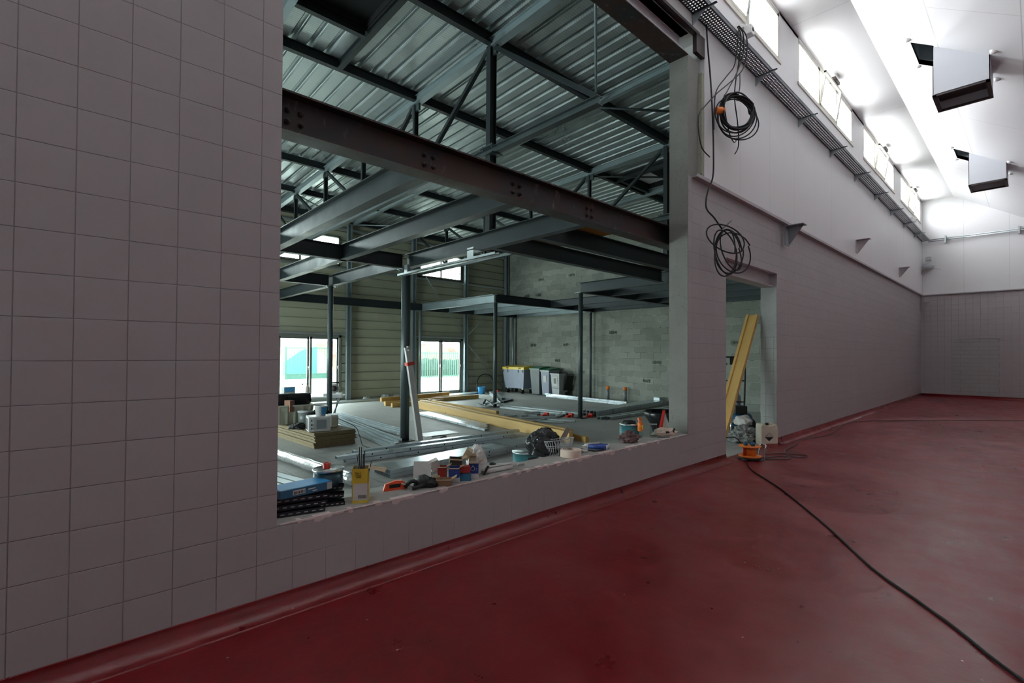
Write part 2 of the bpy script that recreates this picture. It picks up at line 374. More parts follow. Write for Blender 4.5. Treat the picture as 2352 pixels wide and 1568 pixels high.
def C_prof(w, h, t=.004, lip=.0):
    return [(-w/2, -h/2), (w/2, -h/2), (w/2, h/2), (w/2-t, h/2), (w/2-t, -h/2+t), (-w/2+t, -h/2+t), (-w/2+t, h/2), (-w/2, h/2)]
def crumple(name, mat, c, size, seed, amp=.35, freq=9, parent=None, sub=4, flat=True, rz=0):
    """a crumpled closed lump: a sphere pushed about by noise, flattened where it rests"""
    bm = bmesh.new(); bmesh.ops.create_icosphere(bm, subdivisions=sub, radius=1)
    for v in bm.verts:
        q = v.co*1.0; n = mnoise.noise(q*freq*.22+Vector((seed, 0, 0)))*1.0+mnoise.noise(q*freq*.5+Vector((0, seed, 0)))*.6+abs(mnoise.noise(q*freq+Vector((seed, seed, 0))))*.4
        v.co = v.co*(1+amp*n)
        if flat and v.co.z < -.55: v.co.z = -.55
    zmin = min(v.co.z for v in bm.verts); m = Matrix.Rotation(rz, 3, 'Z')
    for v in bm.verts:
        v.co = m@Vector((v.co.x*size[0]/2, v.co.y*size[1]/2, (v.co.z-zmin)*size[2]/1.6))
    me = bpy.data.meshes.new(name); bm.to_mesh(me); bm.free(); me.materials.append(mat)
    for p in me.polygons: p.use_smooth = (p.index % 3 != 0)
    ob = bpy.data.objects.new(name, me); COL.objects.link(ob)
    if parent is not None: ob.parent = parent
    ob.location = c; return ob
def text_mesh(s, size, mat, parent, loc, rot, name='lettering'):
    cu = bpy.data.curves.new(name, 'FONT'); cu.body = s; cu.size = size; cu.extrude = .0006; cu.align_x = 'CENTER'; cu.align_y = 'CENTER'
    tmp = bpy.data.objects.new(name, cu); COL.objects.link(tmp)
    dg = bpy.context.evaluated_depsgraph_get(); me = bpy.data.meshes.new_from_object(tmp.evaluated_get(dg)); bpy.data.objects.remove(tmp)
    me.materials.clear(); me.materials.append(mat); ob = bpy.data.objects.new(name, me); COL.objects.link(ob)
    ob.parent = parent; ob.location = loc; ob.rotation_euler = rot; return ob

# ================================================================== THE SETTING
ZS = lambda y: 6.0-.0235*(y-2.26)                       # underside of the purlins in the steel hall
SLOPE = lambda y: 7.58+(y+.978)*.642                     # sloping ceiling of the red-floored room
# red-floored room
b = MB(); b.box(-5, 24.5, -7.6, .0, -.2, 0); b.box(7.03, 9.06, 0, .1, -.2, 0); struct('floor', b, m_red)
b = MB(); b.box(-5, 14, .27, 12.5, -.2, -.001); b.box(7.03, 9.06, .1, .27, -.2, -.001); struct('floor_hall', b, m_hfloor)
# dividing wall, tiled, with the big opening and the doorway
b = MB(); b.box(-5, .93, 0, .27, 0, 3.9); b.box(.93, 5.907, 0, .27, 0, .5)
b.box(5.907, 7.03, 0, .27, 0, 3.9); b.box(7.03, 9.06, 0, .27, 2.975, 3.9); b.box(9.06, 24.33, 0, .27, 0, 3.9)
struct('wall_left', b, m_tile)
# white panelled wall above, with a step of 5 cm
b = MB(); b.box(-5, .93, -.05, .27, 3.92, 5.8); b.box(6.25, 24.33, -.05, .27, 3.92, 5.83); b.box(-5, 24.33, -.05, .27, 5.83, 6.70)
pz = [-5.05]+[v for ab in CLER[1:] for v in ab]+[24.33]
for i in range(0, len(pz), 2): b.box(max(-5, pz[i]), pz[i+1], -.05, .27, 6.70, 7.62)
b.box(-5, 24.33, -.05, .27, 7.53, 7.62)
struct('wall_left_upper', b, m_white)
# end wall
b = MB(); b.box(24.33, 24.6, -7.6, -2.2, 0, 3.9); b.box(24.33, 24.6, -2.2, -.9, 2.2, 3.9); b.box(24.33, 24.6, -.9, .27, 0, 3.9); struct('wall_far', b, m_tile_end)
b = MB(); b.box(24.35, 24.6, -2.2, -.9, 0, 2.2); struct('door_1', b, m_brick_in, label='doorway walled up with painted blocks in the end wall')
b = MB()
prof = [(.27, 3.9), (.27, 7.62), (-.978, 7.6), (-7.6, SLOPE(-7.6)), (-7.6, 3.3), (-7.6, 3.9)]
b.add([(x, y, z) for x in (24.31, 24.6) for y, z in [(.27, 3.92), (.27, 7.62), (-.978, 7.6), (-6.7, SLOPE(-6.7))]], [(0, 1, 2, 3), (7, 6, 5, 4), (0, 4, 5, 1), (1, 5, 6, 2), (2, 6, 7, 3), (3, 7, 4, 0)])
struct('wall_far_upper', b, m_white_end)
b = MB(); b.box(-5, 24.6, -7.8, -7.6, 0, 3.6); struct('wall_right', b, m_white)
b = MB(); b.add([(x, y, z) for x in (-5.2, -5) for y, z in [(.27, 0), (.27, 7.62), (-.978, 7.6), (-7.6, SLOPE(-7.6)), (-7.6, 0)]], [(0, 1, 2, 3, 4), (9, 8, 7, 6, 5)]+[(i, (i+1) % 5, 5+(i+1) % 5, 5+i) for i in range(5)]); struct('wall_near', b, m_white_end)
# ceiling: flat strip by the windows, then the slope, with the two vent holes left open
b = MB()
def slab(x0, x1, y0, y1):
    z0, z1 = SLOPE(y0), SLOPE(y1)
    b.add([(x0, y0, z0), (x1, y0, z0), (x1, y1, z1), (x0, y1, z1), (x0, y0, z0+.1), (x1, y0, z0+.1), (x1, y1, z1+.1), (x0, y1, z1+.1)],
          [(0, 1, 2, 3), (7, 6, 5, 4), (0, 4, 5, 1), (1, 5, 6, 2), (2, 6, 7, 3), (3, 7, 4, 0)])
b.box(-5, 24.6, -.978, .27, 7.58, 7.7)
HOLES = [(4.45, 5.4), (11.0, 11.95), (17.5, 18.42)]
slab(-5, 24.6, -1.58, -.978); slab(-5, 24.6, -7.7, -1.9)
xs = [-5]+[v for h in HOLES for v in h]+[24.6]
for i in range(0, len(xs), 2): slab(xs[i], xs[i+1], -1.9, -1.58)
struct('ceiling', b, m_ceil)
b = MB()
for x0, x1 in HOLES:
    z = SLOPE(-1.58)
    for xa, xb in ((x0-.02, x0), (x1, x1+.02)):
        b.add([(xx, yy, zz) for xx in (xa, xb) for yy, zz in ((-1.56, SLOPE(-1.56)+.003), (-1.56, z+.6), (-1.95, z+.6), (-1.95, SLOPE(-1.95)+.003))], [(0, 1, 2, 3), (7, 6, 5, 4), (0, 4, 5, 1), (1, 5, 6, 2), (2, 6, 7, 3), (3, 7, 4, 0)])
    b.box(x0, x1, -1.58, -1.56, z+.02, z+.6); b.box(x0, x1, -1.95, -1.93, z-.2, z+.6); b.box(x0-.02, x1+.02, -1.95, -1.56, z+.6, z+.62)
struct('trim_4', b, m_galv, label='steel lining of the open vent shafts in the ceiling')
# red coved skirting
def cove(x0, x1, axis='X'):
    b = MB(); n = 8; r = .1; prof = [(0, 0), (0, r+.004)]
    for i in range(n+1):
        a = PI/2*i/n; prof.append((.008+(r)*(1-math.cos(a)), .002+r*(1-math.sin(a))))
    prof = [(0, -.002), (0, r+.006), (.008, r+.006)]+[(.008+r*(1-math.cos(PI/2*i/n)), .003+r*(1-math.sin(PI/2*i/n))) for i in range(n+1)]+[(.008+r, -.002)]
    if axis == 'X': vs = [(x, -p, z) for x in (x0, x1) for p, z in prof]
    else: vs = [(24.33-p, y, z) for y in (x0, x1) for p, z in prof]
    k = len(prof); b.add(vs, [(i, (i+1) % k, k+(i+1) % k, k+i) for i in range(k)]+[tuple(range(k)), tuple(range(2*k-1, k-1, -1))], True); return b
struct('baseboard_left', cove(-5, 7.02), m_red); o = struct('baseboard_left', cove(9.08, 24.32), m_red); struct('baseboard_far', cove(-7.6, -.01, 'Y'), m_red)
# flashing between tiles and panels
b = MB(); b.box(5.99, 24.33, -.075, 0, 3.885, 3.9); b.box(5.99, 24.33, -.08, -.072, 3.885, 3.93); b.box(24.25, 24.33, -7.6, -.05, 3.89, 3.925); struct('trim_1', b, m_lilac)
# bare foam edge and dark flashing where the panels were cut back
b = MB(); b.box(6.19, 6.25, -.045, .26, 3.96, 5.35); b.box(6.17, 6.19, -.05, .2, 3.98, 5.30); struct('trim_2', b, m_foam, label='bare foam edge of the cut white wall panel')
b = MB(); b.box(6.02, 6.25, -.055, 0, 5.56, 5.83); b.box(-5, 6.1, -.06, .01, 5.80, 5.84); struct('trim_3', b, m_brown, label='brown flashing above the lintel of the big opening')
# sill top and broken plaster edge
b = MB(); b.box(.93, 5.9, .004, .275, .5, .512); struct('trim_5', b, m_sill, label='bare concrete top of the low wall in the opening')
b = MB(); x = .95; chips = []
while x < 5.88:
    w = random.uniform(.02, .09); d = max(.002, random.gauss(.006, .008)) if random.random() < .85 else random.uniform(.015, .035); chips.append((x, w, d)); x += w
for x, w, d in chips:
    d2 = d*random.uniform(.4, 1.2)
    b.add([(x, -.0015, .513), (x+w, -.0015, .513), (x+w, -.0015, .512-d2), (x+w*random.uniform(.3, .7), -.0015, .512-d*1.3), (x, -.0015, .512-d), (x, .012, .513), (x+w, .012, .513), (x+w, .012, .512-d2), (x+w*.5, .012, .512-d*1.3), (x, .012, .512-d)], [(0, 1, 2, 3, 4), (0, 5, 6, 1), (2, 7, 8, 3), (3, 8, 9, 4)])
    if d > .012:
        b.box(x, x+w, -.002, .05, .5, .514)
struct('trim_6', b, m_plaster, label='broken pale plaster along the front edge of the low wall')
# concrete column beside the opening, and doorway reveal
b = MB((5.9, .1, .5)); b.box(5.9, 6.19, .004, .272, .512, 5.5); o = b.build('concrete_column', m_conc); o['kind'] = 'structure'
b = MB(); b.box(9.049, 9.062, .003, .272, 0, 1.88); struct('trim_11', b, tile_mat('grey_reveal_tiles', (.27, .28, .27), 'Y', .05, w=.135, h=.2, zoff=.06), label='grey tiles on the doorway reveal')
b = MB(); b.box(9.05, 9.062, .003, .272, 1.88, 2.75); struct('trim_7', b, concrete_mat('skimmed_reveal_concrete', (.30, .31, .30)), label='smooth concrete reveal of the doorway')
# end and back walls of the steel hall
b = MB(); b.box(13.7, 13.95, .27, 12.6, 0, 6.4); struct('wall_hall_far', b, m_block)
b = MB((0, 0, 0)); rnd = random.Random(3)      # ink stamps on the blocks
for y, z in ((10.6, 1.9), (8.85, 1.9), (9.3, 1.3), (5.0, 1.3), (8.6, 4.55), (10.2, 4.5), (10.35, 3.9), (11.0, 3.9), (6.9, 4.1), (8.1, .9), (6.7, 2.4), (5.4, .7), (2.2, 3.7), (3.5, 3.5), (1.6, 2.5), (2.5, 1.9), (2.9, 1.3), (9.9, 3.1)):
    zz = math.floor(z/.2)*.2+.035; yy = y
    for k in range(13):
        w = rnd.uniform(.008, .02); yy += w+rnd.uniform(.006, .012); h = rnd.choice((.05, .09, .12))
        b.box(13.693, 13.699, yy, yy+w, zz+(.12-h)*rnd.random(), zz+.12*.5+h/2)
struct('trim_8', b, simple('faded_ink_stamp', (.09, .10, .09), .9), label='dark ink stamps printed on the concrete blocks')
DOORS = [(4.6, 6.45), (9.4, 11.3)]; ADDED_DOOR = (-1.6, 2.8)  # the single left set is added out of view to let daylight in
HW = [(3.95, 6.42), (9.38, 11.26), (-2, 2)]  # last window is added out of view as extra daylight
b = MB()                                     # horizontal cladding trays, a dark groove every 287 mm
cuts = sorted([(-5, None)]+[])
def clad(x0, x1, z0, z1):
    k = int(math.floor((z0-.03)/.2874)); z = .03+k*.2874
    while z < z1:
        a = max(z+.024, z0); c = min(z+.2874-.004, z1)
        if c > a:
            b.box(x0, x1, 12.4, 12.44, a, c)
            if z+.03 < z1 and z+.024 >= z0: b.box(x0, x1, 12.385, 12.4, a, min(a+.03, c))
        z += .2874
    b.box(x0, x1, 12.46, 12.49, z0, z1)
def clad_wall(x0, x1, zs):
    z = 0
    for a, c in zs:
        clad(x0, x1, z, a); z = c
    clad(x0, x1, z, 6.1)
edges = [-5, -2, -1.6, 2, 2.8, 3.95, 4.6, 6.42, 6.45, 9.38, 9.4, 11.26, 11.3, 13.7]
for x0, x1 in zip(edges[:-1], edges[1:]):
    xm = (x0+x1)/2; zs = []
    if any(a < xm < c for a, c in DOORS+[ADDED_DOOR]): zs.append((0, 2.1))
    if any(a < xm < c for a, c in HW): zs.append((4.36, 5.3))
    clad_wall(x0, x1, zs)
struct('wall_hall_back', b, m_olive)
b = MB(); b.box(-5.2, -5, .27, 12.5, 0, .3); b.box(-5.2, -5, .27, 4, .3, 6.4); b.box(-5.2, -5, 9, 12.5, .3, 6.4); b.box(-5.2, -5, 4, 9, 3.5, 6.4); struct('wall_hall_left', b, m_block)  # the opening in this wall is added, unseen, to light the hall
b = MB(); b.box(-5.12, -5.06, 4, 9, .3, .36); b.box(-5.12, -5.06, 4, 9, 3.44, 3.5)
for yy in (4, 5.63, 7.3, 8.94): b.box(-5.12, -5.06, yy, yy+.06, .3, 3.5)
wroot = struct('window_10', b, m_frame_g)  # glazing frame of the added daylight opening
for yy in (4.06, 5.69, 7.36): b = MB(); b.box(-5.095, -5.09, yy, yy+1.57, .36, 3.44); struct('pane', b, m_glass_h, wroot)
# roof deck over the steel hall, ribs running away from the dividing wall
b = MB((0, 0, 0))
HATCH = [(2.08, 3.0, 2.4, 3.30), (10.3, 11.5, 2.9, 4.1)]
prof = [(0, 0), (.15, 0), (.157, .03), (.166, .034), (.172, .07), (.188, .07), (.192, .062), (.204, .062), (.208, .07), (.226, .07), (.233, .034), (.242, .03), (.25, 0)]
def rib_strip(x, y0, y1):
    vs = []
    for y in (y0, y1):
        for p, z in prof: vs.append((x+p, y, ZS(y)+.15+z))
    n = len(prof); b.add(vs, [(i, i+1, n+i+1, n+i) for i in range(n-1)])
x = -5.0+.12
while x < 13.7:
    hs = [h for h in HATCH if h[0]-.01 <= x+.12 <= h[1]+.01]
    if hs: rib_strip(x, .27, hs[0][2]); rib_strip(x, hs[0][3], 12.42)
    else: rib_strip(x, .27, 12.42)
    x += .25
struct('ceiling_hall', b, m_deck)
b = MB()
def roofslab(x0, x1, y0, y1):
    b.add([(x, y, ZS(y)+dz) for x in (x0, x1) for y in (y0, y1) for dz in (.23, .4)], [(0, 1, 3, 2), (4, 6, 7, 5), (0, 4, 5, 1), (2, 3, 7, 6), (0, 2, 6, 4), (1, 5, 7, 3)])
roofslab(-5.2, 14, .2, 12.5); struct('roof_slab', b, simple('white_bounce_roof', (.75, .75, .74), .9, 0, .05))  # unseen roof top made white to bounce daylight up onto the soffit
m_void = simple('unlit_hatch_black', (.003, .004, .005), .95, 0, .1)  # black colour stands in for the lack of light inside the hatch
for i, h in enumerate(HATCH):
    b = MB(); z = ZS(3)+.1
    b.box(h[0]-.02, h[0], h[2], h[3], z-.02, z+.13); b.box(h[1], h[1]+.02, h[2], h[3], z-.02, z+.13); b.box(h[0], h[1], h[3], h[3]+.02, z-.02, z+.13); b.box(h[0], h[1], h[2]-.02, h[2], z-.02, z+.13)
    b.box(h[0]-.02, h[1]+.02, h[2]-.02, h[3]+.02, z+.115, z+.125)
    struct('trim_%d' % (9+i), b, m_void, label='roof hatch upstand and lid, blackened to show an unlit opening')

# ---- clerestory windows
def clerestory(n, x0, x1):
    b = MB(); z0, z1 = 6.70, 7.53; y0, y1 = -.045, .06; f = .06
    b.box(x0, x1, y0, y1, z0, z0+f); b.box(x0, x1, y0, y1, z1-f, z1); b.box(x0, x0+f, y0, y1, z0, z1); b.box(x1-f, x1, y0, y1, z0, z1)
    m1, m2 = x0+(x1-x0)*.335, x0+(x1-x0)*.665
    b.box(m1-.05, m1+.05, y0, y1, z0, z1); b.box(m2-.05, m2+.05, y0, y1, z0, z1)
    b.box(x0-.05, x1+.05, -.07, -.045, z0-.05, z0+.01)
    root = struct('window_%d' % n, b, m_frame_w)
    g = MB(); g.box(x0+f, m1-.05, .0, .008, z0+f, z1-f); struct('pane', g, m_glass, root)
    g = MB(); g.box(m2+.05, x1-f, .0, .008, z0+f, z1-f); struct('pane', g, m_glass, root)
    s = MB(); R = Matrix.Rotation(math.radians(9), 3, 'X'); w = m2-m1-.12; h = z1-z0-2*f-.01; c = Vector(((m1+m2)/2, -.03, z0+f+.005))
    for p, sz in (((0, 0, .02), (w, .04, .04)), ((0, 0, h-.02), (w, .04, .04)), ((-w/2+.02, 0, h/2), (.04, .04, h)), ((w/2-.02, 0, h/2), (.04, .04, h))): s.cbox(c+R@Vector(p), sz, R)
    sash = struct('opening_sash', s, m_frame_w, root)
    g = MB(); g.cbox(c+R@Vector((0, 0, h/2)), (w-.06, .008, h-.06), R); struct('pane', g, m_glass, sash)
    a = MB(); a.cbox(((m1+m2)/2+.1, -.16, z1-.04), (.34, .07, .06)); a.cbox(((m1+m2)/2+.1, -.1, z1-.05), (.02, .1, .02)); struct('window_opener', a, m_brown, root)
    k = MB(); k.cyl((m2-.06, -.07, z0+.15), (m2-.02, -.13, z0+h*.9), .008, 6); struct('stay_arm', k, m_galv, root)
for i, (x0, x1) in enumerate(CLER[1:]): clerestory(i+1, x0, x1)
# ---- high windows of the steel hall, the last one added unseen
for i, (x0, x1) in enumerate(HW):
    b = MB(); z0, z1 = 4.36, 5.3; f = .05
    b.box(x0, x1, 12.34, 12.46, z0, z0+f); b.box(x0, x1, 12.34, 12.46, z1-f, z1); b.box(x0, x0+f, 12.34, 12.46, z0, z1); b.box(x1-f, x1, 12.34, 12.46, z0, z1); xm = (x0+x1)/2; b.box(xm-.03, xm+.03, 12.36, 12.44, z0, z1)
    b.box(x0, x1, 12.38, 12.4, z0+.29, z0+.305)
    root = struct('window_%d' % (7+i), b, m_frame_g)
    for a, c in ((x0+f, xm-.03), (xm+.03, x1-f)): g = MB(); g.box(a, c, 12.41, 12.416, z0+f, z1-f); struct('pane', g, m_glass_h, root)
# ---- glazed doors of the steel hall, the last set added unseen
def glazed_door(n, x0, x1, leafs):
    b = MB(); f = .07; z1 = 2.1
    b.box(x0, x1, 12.36, 12.46, z1-f, z1); b.box(x0, x0+f, 12.36, 12.46, 0, z1); b.box(x1-f, x1, 12.36, 12.46, 0, z1); b.box(x0, x1, 12.36, 12.46, 0, .03)
    root = struct('door_%d' % n, b, m_frame_g)
    for a, c in leafs:
        l = MB(); g = .06; l.box(a, c, 12.38, 12.43, .03, .12); l.box(a, c, 12.38, 12.43, z1-f-.06, z1-f); l.box(a, a+g, 12.38, 12.43, .03, z1-f); l.box(c-g, c, 12.38, 12.43, .03, z1-f)
        lf = struct('door_leaf', l, m_frame_g, root); p = MB(); p.box(a+g, c-g, 12.40, 12.406, .12, z1-f-.06); struct('pane', p, m_glass_h, lf)
        h = MB(); h.cyl((c-.03, 12.35, 1.0), (c-.03, 12.35, 1.12), .01, 8); h.cyl((c-.03, 12.35, 1.06), (c-.03, 12.38, 1.06), .008, 6); struct('door_handle', h, m_chrome, lf)
glazed_door(2, 4.52, 6.5, [(4.6, 5.5), (5.52, 6.42)]); glazed_door(3, 9.36, 11.34, [(9.42, 10.34), (10.36, 11.28)]); glazed_door(4, -1.6, 2.8, [(-1.5, -.1), (-.08, 1.3), (1.32, 2.72)])  # the last doors are added out of view, to brighten the hall

# ---- outside
b = MB(); b.box(-60, 90, 12.47, 90, -.25, -.12); struct('ground_outside', b, m_ground); bpy.data.objects['ground_outside']['kind'] = 'structure'
root = thing('boundary_fence', 'green railing fence seen through the right-hand glazed doors', 'fence', (12, 24, -.1))
b = MB(); x = 2.0
b2 = MB(); b2.box(2.5, 14, -.02, .02, 1.62, 1.68); b2.box(2.5, 14, -.02, .02, .12, .17); b2.build('rail', m_fence, root)
while x < 14:
    if x > 2.5: b.box(x, x+.05, -.012, .012, .0, 1.75)
    x += .17
tag(b.build('fence_bars', m_fence, root), None, None, None, 'stuff')
b = MB((10.5, 28, -.1)); root = thing('yard_gate', 'green double yard gate seen through the left glazed doors', 'gate', (10.6, 28, -.1))
b = MB()
for k in range(17): b.box(-.9+k*.15, -.87+k*.15, -.01, .01, .3, 1.9)
b.box(-.95, 1.6, -.03, .03, 1.88, 1.95); b.box(-.95, 1.6, -.03, .03, .28, .34); b.box(.3, .36, -.04, .04, 0, 1.95); b.box(-.98, -.9, -.04, .04, 0, 2.0); b.box(1.55, 1.63, -.04, .04, 0, 2.0); b.build('gate_frame', m_fence, root)
b = MB(); b.box(-.9, .28, -.02, .02, 0, .3); b.box(.38, 1.55, -.02, .02, 0, .3); b.build('kick_panel', m_fence, root)
o = MB((11.9, 33, -.1)); o.add([(11.2, 33, -.1), (13.4, 33, -.1), (13.4, 33, 2.0), (12.3, 33, 1.7), (11.2, 33, .9), (11.2, 34, -.1), (13.4, 34, -.1), (13.4, 34, 2), (12.3, 34, 1.7), (11.2, 34, .9)], [(0, 1, 2, 3, 4), (9, 8, 7, 6, 5), (0, 5, 6, 1), (1, 6, 7, 2), (2, 7, 8, 3), (3, 8, 9, 4), (4, 9, 5, 0)])
tag(o.build('site_tarpaulin', simple('green_tarpaulin', (.02, .22, .17), .6)), 'green sheet standing behind the yard gate', 'tarpaulin')
root = thing('gate_pillar', 'pale pillar with letter boxes left of the yard gate', 'pillar', (7.4, 23, -.1)); b = MB(); b.box(-.5, .5, -.2, .2, 0, 2.3); b.build('pillar_body', m_render, root)
for k in range(4): b = MB(); b.box(-.12, .28, -.26, -.2, .25+k*.48, .6+k*.48); b.build('letter_box', m_grey, root)
root = thing('neighbour_house', 'pale rendered house beyond the yard', 'house', (12, 52, -.1)); b = MB(); b.box(-9, 10, 0, 8, 0, 7); b.build('house_wall', m_render, root)
for xx, zz in ((-3.2, 4.9), (2.6, 3.6), (4.2, 3.6)): b = MB(); b.box(xx, xx+.9, -.06, 0, zz, zz+.75); b.build('window', m_hedge, root)
o = MB((24, 33, -.1)); rnd = random.Random(5)
nx, nz = 40, 8; vs = []
for i in range(nx+1):
    for j in range(nz+1):
        x = 14+i*.5; t = j/nz; vs.append((x, 31+t*5+rnd.uniform(-.2, .2), -.1+2.5*t**.7+rnd.uniform(-.12, .12)))
o.add(vs, [(i*(nz+1)+j, (i+1)*(nz+1)+j, (i+1)*(nz+1)+j+1, i*(nz+1)+j+1) for i in range(nx) for j in range(nz)])
tag(o.build('earth_bank', m_earth), 'reddish rubble bank behind the green fence', 'bank')
o = MB((20, 27, -.1)); vs = []
for i in range(61):
    for j in range(9): a = PI*j/8; vs.append((13+i*.25, 26.6-math.cos(a)*.5+rnd.uniform(-.08, .08), -.1+math.sin(a)*1.3*rnd.uniform(.85, 1.05)))
o.add(vs, [(i*9+j, (i+1)*9+j, (i+1)*9+j+1, i*9+j+1) for i in range(60) for j in range(8)])
tag(o.build('clipped_hedge', m_hedge), 'dark hedge growing right behind the green fence', 'hedge')

# ================================================================== STEELWORK OF THE HALL
def beam(name, label, cat, p0, p1, h, w, mat, group=None, tf=.01, tw=.007, bolts=None, up=(0, 0, 1)):
    b = MB(p0); b.extrude(I_prof(h, w, tf, tw), p0, p1, up); o = b.build(name, mat); tag(o, label, cat, group)
    if bolts:
        d = (Vector(p1)-Vector(p0)).normalized(); side = d.cross(Vector(up))
        for t, sgn in bolts:
            for da in (-.045, .045):
                for dz in (-.045, .035):
                    c = Vector(p0)+d*(t+da)+side*(sgn*(tw/2))+Vector((0, 0, dz)); q = MB(p0)
                    q.tube([c, c+side*sgn*.016], .019, 6); q.tube([c, c+side*sgn*.028], .009, 8); q.build('bolt', m_brown, o)
    return o
# rusty beam across the opening and the lintel pair above
beam('steel_beam', 'long rusty I-beam spanning the big opening at half height', 'beam', (-1.5, .385, 3.165), (6.6, .385, 3.165), .27, .18, m_rust, None, .014, .009, bolts=[(1.5+x, 1) for x in (1.12, 2.2, 3.2, 4.33)])
beam('steel_beam', 'rust-stained lintel beam over the big opening', 'beam', (-1.5, .135, 5.64), (5.9, .135, 5.64), .28, .265, m_lilac, None, .014, .009)
b = MB((0, .135, 5.5)); b.box(-1.5, 5.9, .0, .27, 5.488, 5.5); b.box(-1.5, 5.9, .0, .11, 5.766, 5.772); b.build('rusted_flange_face', m_rust, bpy.data.objects['steel_beam.001']).location = Vector((1.5, 0, -.14))
o = bpy.data.objects['rusted_flange_face']; o['label'] = 'rusty underside of the lintel flange'
b = MB((7.03, .13, 2.86)); b.extrude(I_prof(.235, .2, .012, .01), (7.03, .13, 2.862), (9.06, .13, 2.862)); tag(b.build('steel_beam', m_lilac), 'mauve painted steel lintel over the doorway', 'beam')
ZB = 3.15
MY = [(2.19, .475, 4.46, 'mezzanine beam running back from the rusty beam, nearest the tiled wall'), (3.22, .475, 7.66, 'second mezzanine beam bolted to the rusty beam, crossing the dark cross beam'),
      (4.35, .475, 4.46, 'third mezzanine beam bolted to the rusty beam, ending on the near left column'), (4.30, 4.6, 11.65, 'mezzanine beam running from the near left column to the back wall')]
for i, (x, y0, y1, lab) in enumerate(MY):
    beam('mezzanine_beam', lab, 'beam', (x, y0, ZB), (x, y1, ZB), .24, .12, m_steel, 'mezzanine beams left of the opening', bolts=[(1.0, 1), (1.9, 1)] if i == 2 else None)
MX = [((.5, 4.53), (4.29, 4.53), 'dark cross beam carried by the near left column'), ((.5, 7.7), (4.24, 7.7), 'dark cross beam carried by the rear left column'),
      ((4.41, 1.29), (8.9, 1.29), 'dark mezzanine beam just behind the rusty beam, running to the right'), ((4.41, 2.17), (8.9, 2.17), 'dark mezzanine beam below the plywood, further back of the two running right'),
      ((9.13, 4.46), (13.68, 4.46), 'mezzanine edge beam from the near right column to the block wall'), ((9.07, 7.66), (13.68, 7.66), 'mezzanine edge beam from the far right column to the block wall, with bolt holes'),
      ((.5, 11.7), (13.68, 11.7), 'long thin mezzanine beam in front of the back cladding')]
for (x0, y0), (x1, y1), lab in MX:
    beam('mezzanine_beam', lab, 'beam', (x0, y0, ZB), (x1, y1, ZB), .24 if y0 > 2 or y0 < 2 else .2, .12, m_dark if y0 < 8 and x0 < 5 else m_steel)
beam('mezzanine_beam', 'pale blue mezzanine beam from the near right column towards the opening', 'beam', (9.07, .3, ZB), (9.07, 4.46, ZB), .24, .12, m_steel)
beam('mezzanine_beam', 'pale mezzanine beam from the far right column towards the back wall', 'beam', (9.07, 7.72, ZB), (9.07, 11.64, ZB), .24, .12, m_rail)
for x, nm in ((10.2, 'first'), (11.35, 'second'), (12.5, 'third'), (13.58, 'last, against the block wall,')):
    for y0, y1, where in ((.3, 4.4, 'between the dividing wall and the near right column line'), (4.52, 7.6, 'between the two right column lines'), (7.72, 11.64, 'between the far right column line and the back wall')):
        if x < 11 and y0 == 4.52: continue
        beam('mezzanine_joist', '%s joist %s' % (nm if nm[0] != 'l' else 'last', where), 'joist', (x, y0, ZB), (x, y1, ZB), .22, .1, m_rail if y0 > 7 else m_steel, 'mezzanine joists on the right')
# round columns with plates
def column(x, y, lab, r=.055, z1=3.03, mat=None, box=False):
    t = thing('steel_column', lab, 'column', (x, y, 0)); b = MB()
    if box: b.box(-r, r, -r, r, .012, z1-.012)
    else: b.tube([(0, 0, .012), (0, 0, z1-.012)], r, 20)
    b.build('shaft', mat or m_post, t)
    b = MB(); b.box(-.13, .13, -.13, .13, 0, .012); b.build('base_plate', m_dark, t)
    b = MB(); b.box(-.13, .13, -.09, .09, z1-.012, z1)
    for sx in (-.1, .1):
        for sy in (-.06, .06): b.tube([(sx, sy, z1-.035), (sx, sy, z1-.012)], .011, 6)
    b.build('head_plate', m_rail, t)
    return t
column(4.37, 4.54, 'thick near left round column, with the white profiles leaning on it', .078); column(4.28, 7.68, 'rear left round column behind the microwave', .058)
column(9.07, 4.46, 'near right round column standing among the steel studs'); column(9.07, 7.66, 'far right round column with the scrap heap at its foot')
column(13.45, 7.66, 'thin column against the concrete block wall', .04); column(9.02, 11.7, 'column beside the right-hand glazed doors', .05, mat=m_rail)
column(13.45, 11.75, 'pale column in the far corner by the bins', .05, mat=m_rail)
# purlins
names = ['first', 'second', 'third', 'fourth', 'fifth', 'sixth', 'seventh']
for i, y in enumerate((.42, 2.26, 4.32, 6.38, 8.42, 10.45, 12.25)):
    z = ZS(y)+.075; beam('roof_purlin', 'dark roof purlin parallel to the opening, %s from the dividing wall' % names[i], 'purlin', (-5, y, z), (13.68, y, z), .15, .09, m_dark, 'roof purlins')
